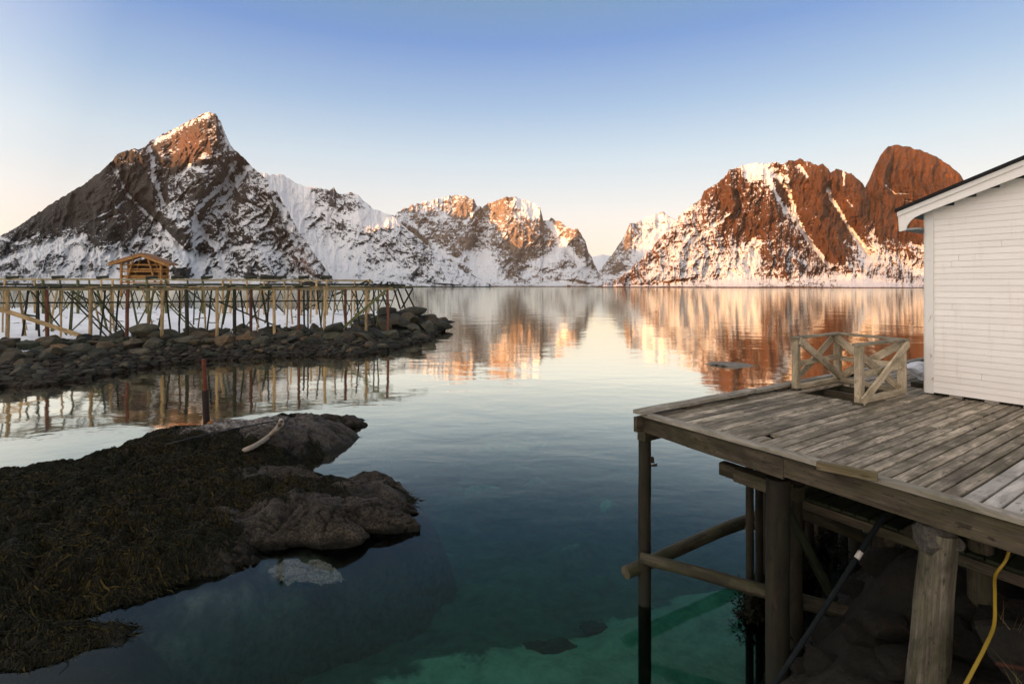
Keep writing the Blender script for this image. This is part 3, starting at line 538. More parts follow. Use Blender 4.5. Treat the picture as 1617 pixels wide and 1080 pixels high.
Pl = P[r.random(len(P)) < .05]; v2, q2, t2_ = blades(len(Pl), Pl, .55+r.normal(0, .45, len(Pl))-math.pi*.25, .24, .02, .02, lambda x, y: np.maximum(ground(x, y), -.02), 8)
q_ = np.vstack([q_, q2+len(v_)]); v_ = np.vstack([v_, v2]); t_ = np.concatenate([t_, np.clip(t2_*1.1, 0, 1)])
props(link('seaweed', mesh_np('seaweed', v_, quads=q_, attrs={'tint': t_}, smooth=False), WRACK), 'brown bladderwrack carpeting the low foreground rock', None, None, 'stuff')

# -- separate rounded rocks at the tip of the point
def tip_rock(px0, px1, py0, py1, zc, seed, label, tilt=0, mat=SLAB, name='rock', hs=.42):
    c0 = W((px0+px1)/2, py1, 0); Y = c0[1]; wx = (px1-px0)/F*Y/2; hz = (py1-py0)/F*Y*hs
    v = rock_shape(seed, 7, .2, IV4, .5)*np.array([wx*1.45, wx*.72, hz*1.25])
    v[:, 1] *= 1-.35*np.clip(v[:, 0]/(wx*1.45), 0, 1); v[:, 2] -= hz*.45*np.clip(v[:, 0]/(wx*1.45), -.3, 1)   # tapers towards the water
    v[:, 2] += .06*ridged(v[:, 0]*1.8+seed, v[:, 1]*3.5, v[:, 2]*2, 6, seed)-.035+.025*fbm(v[:, 0]*8, v[:, 1]*8, v[:, 2]*8, 5, seed)
    ck = np.clip(1-np.minimum(np.abs(perlin(v[:, 0]*.9+.5*v[:, 1]+seed, v[:, 1]*3.2-.6*v[:, 0], seed*.3, 7)), 1.5*np.abs(perlin(v[:, 0]*2.2-v[:, 1]+seed, v[:, 1]*2.+v[:, 0], seed*.7, 9)))/.05, 0, 1); v[:, 2] -= .09*ck
    me = mesh_np(name, v, tris=IF4, attrs={'crack': ck}); o = link(name, me, mat); o.location = (c0[0], Y+wx*.45, zc); o.rotation_euler = (0, R(tilt), R(-12))
    return props(o, label, 'rock')
tip_rock(398, 512, 738, 800, .32, 71, 'rounded granite lump at the head of the seaweed point, highest of the bare rocks', 4)
tip_rock(530, 632, 748, 792, .14, 72, 'brown rock with one straight crack at the tip of the point', 5)
tip_rock(562, 660, 780, 808, .06, 73, 'flat tapering rock farthest out at the tip of the point', 4)
tip_rock(545, 650, 792, 838, .08, 74, 'low domed rock meeting the water on the near side of the tip', 3)
tip_rock(452, 560, 800, 862, .18, 75, 'cracked grey rock half under weed on the near side of the point', 3)
tip_rock(372, 470, 822, 868, .10, 76, 'dark rock block at the inner bend of the near shore', -4)
tip_rock(312, 392, 862, 896, .02, 77, 'small flat pale-topped rock at the near edge of the seaweed', 0)
tip_rock(500, 578, 656, 676, .05, 78, 'long thin brown rock spit beyond the bare slab', 3, hs=.5)
SUBROCK = plain('sunken_weedy_rock', (.03, .042, .028), .9, .1, 6, .7, .05)
m = MT('pale_barnacled_rock', .8); co = m.co('Object'); n2 = m.noise(co, 30, 4, .75); m.color(m.mix(m.ramp(n2, [(.38, 0), (.6, 1)]), (.09, .08, .068), (.28, .26, .235))); m.bump(n2, .8, .02); PALE = m.m
tip_rock(432, 522, 878, 906, -.085, 81, 'pale barnacled rock just breaking the surface off the near shore', 0, PALE, 'barnacle_rock', .25)
tip_rock(1134, 1196, 566, 579, -.06, 82, 'flat pale rock awash in the orange reflection of the right-hand massif', 0, PALE, 'barnacle_rock', .35)

for i, (px, py, r_) in enumerate(((872, 1035, .42), (742, 1058, .3), (690, 1066, .26), (935, 988, .2), (820, 1072, .22), (985, 1030, .18), (905, 1060, .16), (950, 1068, .24))):
    p = W(px, py, -1.75); v = rock_shape(500+i, 3, .65, IV4)*np.array([r_*1.15, r_*.8, r_*.42]); o = link('submerged_rock', mesh_np('submerged_rock', v, tris=IF4), SUBROCK); o.location = (p[0], p[1], -1.78); props(o, 'dark weed-covered rock lying on the pale sand under the clear water', 'rock', 'sunken rocks on the sand beside the pier')
# ------------------------------------------------------------------ the islet with the drying racks
ISL = [W(*p)[:2] for p in ((-260, 640, 0), (-60, 618, 0), (0, 612, 0), (60, 611, 0), (130, 600, 0), (200, 588, 0), (250, 578, 0), (330, 570, 0), (420, 566, 0), (500, 563, 0), (560, 563, 0), (610, 556, 0), (645, 545, 0), (672, 540, 0), (690, 530, 0), (698, 521, 0), (690, 510, 0))]+[np.array(p) for p in ((-6.8, 62.), (-14., 74.), (-40, 84.), (-160, 90.), (-170, 30.))]
ix = np.concatenate([np.linspace(-165, -60, 50)[:-1], np.linspace(-60, -2, 250)]); iy = np.linspace(17, 92, 260); IX, IY = np.meshgrid(ix, iy)
si = sdf(IX, IY, ISL)
ZI = np.where(si > 0, 1.15*(1-np.exp(-si/3.2))+.25*sstep(6, 30, si)+.28*fbm(IX*.5, IY*.5, 0, 5, 33)*np.clip(si/2, 0, 1), si*.5)
for (px_, py_, Y_, r_, h_) in ((600, 500, 46, 3.2, .5), (640, 500, 47, 3.0, .8), (668, 505, 48, 2.4, .45)):
    q_ = WY(px_, py_, Y_); ZI = ZI+h_*np.exp(-((IX-q_[0])**2+(IY-q_[1])**2)/r_**2)*np.clip(si/1.5, 0, 1)
ZI = np.maximum(ZI, -3); snowi = sstep(4.5, 7.5, si+fbm(IX*.45, IY*.45, 2, 4, 35)*3.2)*(1-.9*sstep(.2, .5, fbm(IX*.6, IY*.9, 7, 4, 36)))*sstep(-8.5, -13, IX)
m = MT('islet_ground', .85, .25); co = m.co('Object'); n1 = m.noise(co, 1.5, 8, .7); n2 = m.noise(co, 7, 6, .7)
rk = m.mix(m.ramp(n2, [(.3, 0), (.7, 1)]), (.005, .006, .004), (.028, .024, .015))
c = m.mix(m.smooth(m.math('ADD', m.attr('snow'), m.math('MULTIPLY', m.math('SUBTRACT', n1, .5), 1.3)), .4, .55), rk, (.84, .86, .9)); m.color(c); m.bump(n2, .8, .08)
props(link('ground', mesh_np('ground', np.stack([IX, IY, ZI], -1).reshape(-1, 3), quads=gridquads(*IX.shape), attrs={'snow': snowi.ravel()}), m.m), 'rocky islet ground under patchy snow', None, None, 'structure')
def nonlin(a, x):
    i = np.clip(np.searchsorted(a, x)-1, 0, len(a)-2); return i, (x-a[i])/(a[i+1]-a[i])
def iground(x, y):
    x, y = np.atleast_1d(x).astype(float), np.atleast_1d(y).astype(float); a, fx = nonlin(ix, x); b, fy = nonlin(iy, y)
    return (ZI[b, a]*(1-fx)+ZI[b, a+1]*fx)*(1-fy)+(ZI[b+1, a]*(1-fx)+ZI[b+1, a+1]*fx)*fy
BM = [mesh_np('boulder', rock_shape(100+k, 16, .12, lo=.38), tris=IF, smooth=False) for k in range(14)]
for b in BM: b.materials.append(BOULDER)
rb = np.random.default_rng(21)
def boulder(x, y, z, s, label='angular dark boulder tumbled along the islet shore', group='boulders along the islet shore', sq=.7):
    o = bpy.data.objects.new('boulder', BM[rb.integers(len(BM))]); COL.objects.link(o); o.location = (x, y, z)
    o.scale = (s*rb.uniform(.8, 1.3), s*rb.uniform(.75, 1.1), s*rb.uniform(.75, 1.1)*sq); o.rotation_euler = (rb.uniform(-.4, .4), rb.uniform(-.4, .4), rb.uniform(0, 6.28))
    return props(o, label, 'boulder', group)
cnt = 0; placed = []
while cnt < 292:
    px = rb.uniform(-40, 705); t = rb.random(); band = rb.uniform(.2, 7.0)
    # walk inwards from the near shore
    sh = np.interp(px, [-60, 0, 60, 130, 200, 250, 330, 420, 500, 560, 610, 645, 672, 690, 700], [618, 612, 611, 600, 588, 578, 570, 566, 563, 563, 556, 545, 540, 530, 520])
    p = W(px, sh, 0); y = p[1]+band*(1. if px < 560 else 1.9); x = (px-CX)/F*y
    if sdf(np.array([x]), np.array([y]), ISL)[0] < .15: continue
    s = rb.uniform(.26, .5) if band < 2.2 else rb.uniform(.4, .85)
    if px > 585: s *= 1.5
    if any((x-a)**2+(y-b)**2 < (.5*(s+c))**2 for a, b, c in placed): continue
    placed.append((x, y, s)); boulder(x, y, float(iground(x, y)[0])+s*.12, s); cnt += 1
for px, py, Y, s, lab in ((723-0-0, 0, 0, 0, None),):
    pass
for (px, py, Y, s, lab) in ((505+20, 520, 37.0, 1.05, 'largest ochre-orange block under the end of the near rack'), (575, 533, 36.0, .95, 'pale brown hump-backed boulder at the waterline below the rack end'), (225, 520, 31.5, .85, 'mossy flat-topped boulder in the snow edge'), (695, 512, 50.0, 1.2, 'black boulder standing at the very tip of the islet')):
    p = WY(px, py, Y); o = boulder(p[0], p[1], p[2], s, lab, None); 
# small stones between the boulders: uncountable
vv, ff = ico(1); sv, sf, k = [], [], 0
for _ in range(2600):
    px = rb.uniform(-60, 700); sh = np.interp(px, [-60, 0, 60, 130, 200, 250, 330, 420, 500, 560, 610, 645, 672, 690, 700], [618, 612, 611, 600, 588, 578, 570, 566, 563, 563, 556, 545, 540, 530, 520])
    p = W(px, sh, 0); y = p[1]+abs(rb.normal(0, 2.2)); x = (px-CX)/F*y
    s = rb.uniform(.06, .26); q = vv*(1+rb.normal(0, .16, (len(vv), 1)))*s*np.array([rb.uniform(.8, 1.4), 1, .65]); sv.append(q+[x, y, float(iground(x, y)[0])+.03]); sf.append(ff+k); k += len(vv)
props(link('shore_stones', mesh_np('shore_stones', np.vstack(sv), tris=np.vstack(sf), smooth=False), plain('shore_stone', (.034, .027, .018), .8, .3, 3, .9, .02)), 'small stones between the boulders of the islet shore', None, None, 'stuff')

WTAN = wood('peeled_pole_wood', (.64, .45, .24), (.38, .24, .11), (.14, .14, .05), .3, var=.5)
WRUST = wood('red_brown_pole_wood', (.22, .085, .045), (.09, .035, .022), None, var=.6)
WDARK = wood('dark_pole_wood', (.045, .04, .025), (.016, .016, .012), (.04, .055, .02), .5, var=.6)
WGREEN = wood('mossy_pole_wood', (.20, .19, .08), (.08, .085, .035), (.09, .12, .03), .6, var=.5); WLAND = wood('green_stained_board', (.04, .048, .022), (.014, .018, .009), (.018, .03, .009), .6, var=.4)
WGREY = wood('greyed_rail_timber', (.42, .35, .22), (.20, .16, .09), (.12, .12, .05), .25, var=.4)
RACK = {'t': WTAN, 'r': WRUST, 'd': WDARK, 'g': WGREEN}
def rackpole(par, name, p0, p1, r, k, segs=5, n=8, r1=None): return MB().log(p0, p1, r, r if r1 is None else r1, n, segs, .02, .05).build(name, RACK[k], par)
# near rack
L0 = W(12, 600, 0); rk1 = empty('fish_drying_rack', (-20., 33., .9), 'near fish drying rack of tan and red-brown posts along the boulder shore', 'drying rack')
def rowY(px): k = (px-12)/(613-12); X0, Y0, X1, Y1 = -29.4, 29.5, -9.5, 38.9; r_ = (px-CX)/F; kk = (r_*Y0-X0)/((X1-X0)-r_*(Y1-Y0)); return Y0+(Y1-Y0)*kk
def topY(px, py): return WY(px, py, rowY(px))
front = [(-42, 'r', 548), (12, 't', 549), (75, 'r', 556), (143, 't', 546), (200, 'r', 548), (256, 't', 547), (296, 'd', 547), (343, 't', 549), (371, 'd', 540), (396, 'r', 550), (433, 't', 541), (471, 'r', 537), (512, 't', 520), (546, 'r', 525), (578, 't', 522), (613, 'r', 525)]
for px, k, by in front: rackpole(rk1, 'post', WY(px, by+6, rowY(px)), WY(px+random.uniform(-2, 2), 457, rowY(px)), .10 if k != 'd' else .115, k, 7, 9)
front2 = [(-20, 'g'), (30, 't'), (44, 'd'), (60, 'd'), (98, 't'), (115, 'g'), (166, 'd'), (176, 't'), (188, 'd'), (236, 't'), (262, 'd'), (284, 'd'), (322, 't'), (334, 'd'), (360, 'g'), (380, 'd'), (412, 't'), (424, 'd'), (455, 't'), (486, 'd'), (500, 'd'), (530, 't'), (562, 'd'), (590, 'd'), (598, 'g')]
for px, k in front2:
    y2 = rowY(px)+2.6; x2 = (px-CX)/F*y2
    rackpole(rk1, 'post', (x2+random.uniform(-.4, .4), y2+random.uniform(-.3, .3), float(iground(x2, y2)[0])-.2), (x2, y2, 4.15), .06, k, 4, 7)
for i in range(30):
    px = -30+i*21+random.uniform(-7, 7); y3 = rowY(px)+random.uniform(4.5, 8.5); x3 = (px-CX)/F*y3
    rackpole(rk1, 'post', (x3+random.uniform(-.9, .9), y3, float(iground(x3, y3)[0])-.2), (x3, y3, 4.12), random.uniform(.05, .085), random.choice('ttgd'), 3, 6)
for i in range(14):
    px = random.uniform(-20, 600); y3 = rowY(px)+random.uniform(1.5, 6); x3 = (px-CX)/F*y3; q = random.uniform(1.4, 3.2)*random.choice((-1, 1))
    rackpole(rk1, 'brace', (x3+q, y3, float(iground(x3+q, y3)[0])+.1), (x3, y3, 4.05), .045, random.choice('gdt'), 3, 6)
seg = [-60, 75, 200, 343, 471, 620]
for a, b in zip(seg[:-1], seg[1:]):
    MB().beam(topY(a-3, 457.5), topY(b+3, 456.8), .09, .14, segs=4, warp=.01).build('rail', WGREY, rk1)
    ya, yb = rowY(a)+2.6, rowY(b)+2.6
    MB().log(((a-CX)/F*ya, ya, 4.22), ((b-CX)/F*yb, yb, 4.25), .08, .07, 7, 5).build('rail', WTAN, rk1)
    rackpole(rk1, 'rail', topY(a, 479-(a+60)*.007), topY(b, 479-(b+60)*.007), .055, 'd', 4, 6)
nslat = 0
for px in np.arange(-30, 640, 9.5):                 # thin drying poles lying across the rails
    y = rowY(px)+random.uniform(-.2, .2); x = (px-CX)/F*y; q = random.uniform(1.2, 4.)*random.choice([-1, 1])
    if nslat < 90: rackpole(rk1, 'drying_pole', (x, y-.3, 4.33), (x+q, y+3.1, 4.36), .045, random.choice('tgdd'), 2, 6); nslat += 1
MB().beam(topY(-6, 484)+[0, -.2, 0], topY(187, 548)+[0, -.2, 0], .07, .24, segs=3).build('brace', WTAN, rk1)
MB().beam(topY(538, 522)+[0, -.2, 0], topY(610, 459)+[0, -.2, 0], .07, .2, segs=3).build('brace', WGREEN, rk1)
MB().beam(topY(330, 470), topY(455, 523), .05, .10).build('brace', WDARK, rk1); MB().beam(topY(-10, 490), topY(60, 500), .05, .1).build('brace', WDARK, rk1)
for px, py in ((60, 457), (85, 456), (225, 455), (300, 456), (362, 455), (393, 456), (420, 456), (470, 455)):
    p = topY(px, py-2); MB().log(p+[-.35, 0, 0], p+[.35, .1, .05], .12, .10, 8, 4, .02, .3).build('lashing', WDARK, rk1)
# tall rack behind it
rk2 = empty('fish_drying_rack', (-35., 60., 1.2), 'taller fish drying rack behind the near one, its top rail above the shoreline', 'drying rack')
Y2 = 56.
def t2(px, py, dy=0): return WY(px, py, Y2+dy)
for px in (-35, 8, 55, 68, 95, 123, 141, 160, 178, 232, 262, 296, 320, 352, 364, 390, 417, 449, 476, 500, 516, 560, 582):
    k = random.choice('ttttgg'); x = (px-CX)/F*Y2; rackpole(rk2, 'post', (x, Y2, float(iground(x, Y2)[0])-.2), t2(px, 441.5), random.uniform(.09, .14), k, 5, 8)
for a, b in ((-60, 150), (150, 300), (300, 452), (452, 588)): MB().beam(t2(a, 440.5+(a+60)*.004), t2(b, 440.5+(b+60)*.004), .14, .22, segs=3, warp=.02).build('rail', WGREY, rk2)
for a, b in ((-60, 210), (210, 410), (410, 640)):
    MB().beam(t2(a, 449), t2(b, 450.5), .14, .24, segs=3, warp=.02).build('rail', WDARK, rk2); MB().beam(t2(a, 452.5, -4), t2(b, 453, -4), .12, .12, segs=3, warp=.02).build('rail', WGREY, rk2)
for px in (20, 92, 162, 240, 280, 327, 397, 420, 444, 480, 516): 
    p = t2(px, 438.6); MB().log(p+[-.55, -.1, 0], p+[.55, .1, .1], .2, .14, 8, 4, .03, .4).build('lashing', WDARK, rk2)
MB().beam(t2(523, 468), t2(585, 442), .1, .2).build('brace', WDARK, rk2); MB().beam(t2(290, 453), t2(340, 492), .09, .15).build('brace', WDARK, rk2); MB().beam(t2(115, 462), t2(180, 492), .09, .15).build('brace', WDARK, rk2); MB().beam(t2(415, 460), t2(450, 495), .09, .15).build('brace', WDARK, rk2); MB().beam(t2(475, 492), t2(520, 470), .09, .15).build('brace', WDARK, rk2)
# splayed trestle legs of the far rack
rk3 = empty('fish_drying_rack', (-40., 74., 1.2), 'far fish drying rack on crossed trestle legs by the water', 'drying rack')
for i, px in enumerate(np.arange(-20, 625, 16.5)):
    Y3 = 68+random.uniform(-4, 6) if px < 520 else 60+random.uniform(-3, 4); x = (px-CX)/F*Y3; s = random.uniform(.7, 1.3)
    if len(rk3.children) > 92: break
    zg = float(iground(x-s, Y3)[0])-.2
    rackpole(rk3, 'leg', (x-s, Y3, zg), (x+.25, Y3, 4.1), .06, random.choice('ddgd'), 2, 6); rackpole(rk3, 'leg', (x+s, Y3+.3, zg), (x-.25, Y3+.3, 4.1), .06, random.choice('ddgd'), 2, 6)
for a, b in ((-40, 200), (200, 420), (420, 652)): MB().beam(WY(a, 456, 64), WY(b, 454.6, 60), .12, .16, segs=2, warp=.02).build('rail', WDARK, rk3)
for a, b in ((628, 640), (640, 655), (622, 632), (652, 634), (600, 612)):
    p = WY(a, 456, 58); q = WY(b, 487, 58); rackpole(rk3, 'leg', q, p, .10, 'd', 2, 6)
# crows on the end of the rack
m_crow = plain('black_feathers', (.012, .012, .014), .5)
def crow(px, py, Y, fac, label):
    p = WY(px, py, Y); e = empty('bird', p, label, 'bird', 'birds perched along the rack end')
    S = np.array([.13, .24, .14])*1.25; v = IV*S; v[:, 2] += .18+.25*v[:, 1]*fac; v = v[:, [1, 0, 2]]; v[:, 0] *= fac
    taper = 1-.5*np.clip(-v[:, 0]*fac*3, 0, 1); v[:, 2] = .22+(v[:, 2]-.22)*taper
    hd = IV*.105*np.array([1.2, .9, 1])+[.22*fac, 0, .42]; bk = np.array([[.33*fac, .03, .42], [.33*fac, -.03, .42], [.33*fac, 0, .37], [.47*fac, 0, .39]])
    tl = np.array([[-.22*fac, .07, .17], [-.22*fac, -.07, .17], [-.52*fac, -.06, .06], [-.52*fac, .06, .06], [-.22*fac, .07, .13], [-.22*fac, -.07, .13], [-.52*fac, -.06, .04], [-.52*fac, .06, .04]])
    n0 = len(IV); b = MB(); b.add(np.array(p)+v, IF, smooth=True); b.add(np.array(p)+hd, IF, smooth=True); b.add(np.array(p)+bk, [(0, 1, 3), (1, 2, 3), (2, 0, 3)]); b.add(np.array(p)+tl, [(0, 1, 2, 3), (7, 6, 5, 4), (0, 3, 7, 4), (1, 5, 6, 2), (2, 6, 7, 3)])
    b.build('body', m_crow, e); g = MB()
    for s in (-.05, .05): g.log(np.array(p)+[0, s, 0], np.array(p)+[0, s, .14], .012, .012, 5, 1, 0, 0)
    g.build('legs', m_crow, e)
for i, (px, py, f, l) in enumerate(((578, 452.5, 1, 'black bird perched first from the inner end of the row on the rack'), (591, 452.3, -1, 'black bird standing tallest in the row on the rack, second from its inner end'), (599, 452.5, 1, 'small black bird in the middle of the row perched on the rack'), (609, 452.4, 1, 'black bird second from the tip of the rack'), (619, 452.2, -1, 'black bird perched last before the tip of the rack'))): crow(px, py, 55.5, f, l)

# open timber shed with a gable roof
sh = empty('open_shed', WY(219, 462, 76), 'open-sided timber shed with a shallow gable roof behind the racks', 'shed')
WSHED = wood('fresh_shed_timber', (.52, .26, .08), (.26, .12, .03), None, var=.4); WROOF = wood('shed_roof_board', (.36, .19, .10), (.2, .10, .05), None, var=.2)
YS = 74.; sp = lambda px, py, dy=0.: WY(px, py, YS)*np.array([1, 0, 1])+np.array([0, YS+dy, 0])
ridge, le, re = sp(222, 402), sp(171, 417), sp(267, 419)
for a in (le, re):
    dv = ridge-a; nn_ = np.array([-dv[2], 0, dv[0]]); nn_ /= np.linalg.norm(nn_); nn_ *= np.sign(nn_[2])*.26
    MB().prism([a, ridge, ridge+nn_, a+nn_], (0, 2.0, 0)).build('roof', WROOF, sh)
    MB().beam(a+[0, -.06, -.12], ridge+[0, -.06, -.12], .10, .30).build('bargeboard', WSHED, sh)
for dy in (.3, 1.7):
    for px in (189, 252): MB().beam(sp(px, 470, dy), sp(px, 412, dy), .24, .24, up=(0, 1, 0)).build('post', WSHED, sh)
    for (x0, y0, x1, y1) in ((198, 446, 209, 410), (244, 446, 233, 410)): MB().beam(sp(x0, y0, dy-.15), sp(x1, y1, dy-.15), .2, .2, up=(0, 1, 0)).build('brace', WSHED, sh)
    for py in (418, 425, 428.5, 435.5, 438, 446): MB().beam(sp(188, py, dy+.15), sp(254, py, dy+.15), .1, .2).build('rail', WSHED, sh)
for px in (189, 252):
    for py in (425, 435.5): MB().beam(sp(px, py, .4), sp(px, py, 1.6), .1, .2).build('rail', WSHED, sh)
WBACK = wood('shadowed_shed_board', (.11, .055, .022), (.04, .02, .01))  # shade of the shed interior put into the board colour
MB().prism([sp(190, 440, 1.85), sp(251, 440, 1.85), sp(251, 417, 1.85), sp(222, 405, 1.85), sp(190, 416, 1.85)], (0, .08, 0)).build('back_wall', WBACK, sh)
MB().beam(sp(189, 437, 1.0), sp(252, 437, 1.0), 1.3, .12).build('floor', WSHED, sh)

# tiny cabin on the far shore
cb = empty('cabin', WY(898, 453, 2900), 'tiny dark red cabin on the far shore below the sunlit tops', 'cabin'); c0 = np.array(cb.location)
MB().beam(c0+[-9, 0, 4], c0+[9, 0, 4], 12, 9).build('wall', plain('red_cabin_paint', (.16, .05, .035)), cb)
MB().prism([c0+[-10, -7, 8], c0+[-10, 7, 8], c0+[-10, 0, 14]], (20, 0, 0)).build('roof', plain('snowy_cabin_roof', (.6, .58, .58)), cb)

# rusty iron stake on the foreground rock
p0 = W(327, 672, .5); st = empty('iron_stake', p0, 'rusty red iron stake leaning on the weed-covered rock', 'stake')
top = WY(321.5, 567, p0[1]); mid = p0+(top-p0)*.52
RUST = plain('rusty_iron', (.20, .05, .025), .8, .3, 12, .6, .004); RUSTD = plain('dark_wet_iron', (.03, .017, .013), .7, .3, 12, .6, .01)
MB().log(mid, top, .055, .05, 10, 5, .004, .08).build('shaft', RUST, st); MB().log(p0-[0, 0, .3], mid+[0, 0, .02], .085, .09, 10, 6, .006, .3).build('weed_sleeve', RUSTD, st); MB().log(p0+[-.10, -.05, .0], p0+[.14, .02, .10], .05, .06, 8, 2, 0, .3).build('foot', plain('orange_rust', (.34, .13, .03)), st)
# pale hose or rope arched over the rock, thin cable beside it
def onrock(px, py, lift=.03):
    z = .4
    for _ in range(12): p = W(px, py, z); z = float(ground(np.array([p[0]]), np.array([p[1]]))[0])+lift
    return W(px, py, z)
ROPE = plain('frayed_pale_rope', (.42, .36, .29), .9, .2, 25, .55, .01)
props(tube('rope', [onrock(384, 712, .06), onrock(391, 709, .09), onrock(400, 705, .11), onrock(409, 700, .12), onrock(418, 694, .13), onrock(427, 687, .14), onrock(435, 679, .16), onrock(441, 671, .2), onrock(444, 664, .22), onrock(442, 658, .2), onrock(435, 656, .08)], .06, ROPE, n=10), 'thick pale rope curving over the bare rock beside the iron stake', 'rope')
props(tube('cable', [*[onrock(262+x_, 702-.26*x_+.00025*x_*x_, .07) for x_ in range(0, 231, 21)]], .018, plain('black_cable', (.02, .02, .022)), n=6), 'thin black cable stretched across the weedy rock under the rope', 'cable')

# ------------------------------------------------------------------ the pier
DECKW = wood('weathered_deck_board', (.56, .48, .375), (.115, .09, .064), (.085, .077, .04), .6, .75, var=.85)
PALEW = wood('frosted_new_board', (.66, .62, .57), (.42, .38, .34), None, var=.2)
KERBW = wood('grey_kerb_timber', (.46, .42, .36), (.22, .19, .15), (.12, .12, .06), .35, var=.3)
BEAMW = wood('dark_pier_timber', (.105, .082, .055), (.026, .020, .013), (.045, .045, .016), .55, var=.4)
PILEW = wood('pile_timber', (.036, .025, .015), (.009, .007, .0045), (.02, .024, .009), .5, wet=(.35, 1.0), var=.4)
OLDW = wood('bleached_pile_timber', (.21, .18, .135), (.05, .042, .03), (.05, .055, .022), .5, var=.3)
RAILGB = wood('brown_toe_timber', (.22, .17, .10), (.10, .075, .042), (.09, .09, .03), .4)
LOGW = wood('lichened_log', (.11, .095, .06), (.018, .016, .010), (.045, .052, .016), .55, var=.3)
ZD = 2.65
pier = empty('pier', D(2, 2, 0), 'weathered wooden pier on posts reaching over the water', 'pier')
def vfront(u): return -.05*u+.05
mb = MB(); pm = MB(); pitch = .126; i = 0; uq = .09
ends = (5.6)
while uq < 6.2:
    uc = uq+pitch/2; v0 = vfront(uc)+.05; v1 = 9.6 if uc < 1.72 else 4.95
    cuts = [v0]
    segs_ = [(v0, v1)]
    if .56 < uc < 1.46: segs_ = [(v0, 3.22), (4.62, v1)]
    if 1.60 < uc < 1.74: segs_ = [(v0, .40), (.56, v1)]
    fin = []
    for a, b in segs_:
        if b-a > 3 and random.random() < .75: c_ = random.choice([1.25, 2.5, 3.75])+random.uniform(-.02, .02); c_ = min(max(c_, a+.4), b-.4); fin += [(a, c_-.003), (c_+.003, b)]
        else: fin.append((a, b))
    for a, b in fin:
        tgt = pm if uc > 3.52 and a < 1.3 else mb
        dz = random.gauss(0, .003); tgt.beam(D(uc+.02*(a/10), a, ZD-.018+dz), D(uc+.02*(b/10), b, ZD-.018+dz+random.gauss(0, .002)), pitch-.019+random.gauss(0, .002), .036, c=.006, segs=4, warp=.0015)
    uq += pitch
mb.build('decking', DECKW, pier); o = pm.build('decking', PALEW, pier); o['label'] = 'pale new boards at the near end'
def kz(px, py): p = W(px, py, 2.705); return p
k0, k1 = kz(1003, 649), kz(1700, 843)               # outer top edge of the front kerb
kd = (k1-k0)/np.linalg.norm(k1-k0); kn = np.array([-kd[1], kd[0], 0]); kn = kn if kn[1] > 0 else -kn
kr = MB(); L = np.linalg.norm(k1-k0)
for a, b in ((.12, 2.35), (2.36, L+2)): kr.beam(k0+kd*a+kn*.06-[0, 0, .024], k0+kd*b+kn*.06-[0, 0, .024], .12, .048, segs=6, warp=.002)
kr.build('kerb', KERBW, pier)
fz = MB()
for a, b in ((.05, 2.0), (2.004, 4.6), (4.604, L+2)): fz.beam(k0+kd*a+kn*.075-[0, 0, .16], k0+kd*b+kn*.075-[0, 0, .187], .05, .22, segs=5, warp=.002)
fz.build('fascia', BEAMW, pier)
l0, l1 = kz(1000, 651), kz(1460, 565); ld = (l1-l0)/np.linalg.norm(l1-l0); ln = np.array([ld[1], -ld[0], 0])
lk = MB(); LL = np.linalg.norm(l1-l0)
lk.beam(l0+ln*.075+[0, 0, .015], l0+ld*2.6+ln*.075+[0, 0, .015], .15, .05, segs=5, warp=.003); lk.beam(l0+ld*2.604+ln*.075+[0, 0, .01], l1+ld*2+ln*.075, .14, .05, segs=6, warp=.004); lk.build('kerb', KERBW, pier)
for a in (.9, 2.0, 3.2, 4.5, 5.8): MB().beam(l0+ld*a+ln*.09-[0, 0, .03], l0+ld*(a+.35)+ln*.09-[0, 0, .03], .12, .05).build('kerb_block', BEAMW, pier)
sf = MB(); sf.beam(l0+ln*.03-[0, 0, .15], l1+ld*2+ln*.03-[0, 0, .15], .055, .2, segs=6, warp=.003); sf.build('fascia', BEAMW, pier)
p0, p1 = uv(1292, 731, 2.74), uv(1386, 750, 2.74); b0, b1 = W(1290, 734, 2.73), W(1386, 753, 2.73)
MB().beam(b0, b1, .06, .075, segs=3, warp=.002).build('toe_board', RAILGB, pier)
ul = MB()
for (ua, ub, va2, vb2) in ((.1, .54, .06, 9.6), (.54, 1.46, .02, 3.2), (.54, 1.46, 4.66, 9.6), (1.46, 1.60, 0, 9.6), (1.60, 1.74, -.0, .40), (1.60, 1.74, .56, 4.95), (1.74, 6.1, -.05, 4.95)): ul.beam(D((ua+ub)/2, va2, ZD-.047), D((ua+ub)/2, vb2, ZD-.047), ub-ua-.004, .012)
ul.build('gap_shade_sheet', plain('painted_gap_shade', (.012, .011, .009), .9, .1), pier)  # near-black sheet added below the planks so the gaps read as shade
js = MB()
for v in np.arange(.35, 9.4, .62):
    js.beam(D(.12, v, ZD-.115), D(1.70 if v > 4.9 else 6.0, v-.02, ZD-.115), .06, .15)
js.build('joists', BEAMW, pier)['kind'] = 'stuff'
# cap beams whose ends show under the front edge, and the corner bearer
def capbeam(px0, px1, py, v, w_, h_, uend=6.0):
    u, z = pv(px0, py, v); return MB().beam(D(u, v, z), D(uend, v, z), w_, h_, segs=3).build('cap_beam', BEAMW, pier)
capbeam(1140, 1165, 738, .62, .13, .16, 1.95); capbeam(1164, 1200, 748, .28, .15, .15, 1.99)
MB().beam(D(.13, -.02, 2.36), D(.17, 9.3, 2.36), .14, .16).build('cap_beam', BEAMW, pier)
MB().beam(D(1.30, 2.3, 2.36), D(6, 2.2, 2.36), .14, .16).build('cap_beam', BEAMW, pier); MB().beam(D(1.30, 4.4, 2.36), D(6, 4.3, 2.36), .14, .16).build('cap_beam', BEAMW, pier)
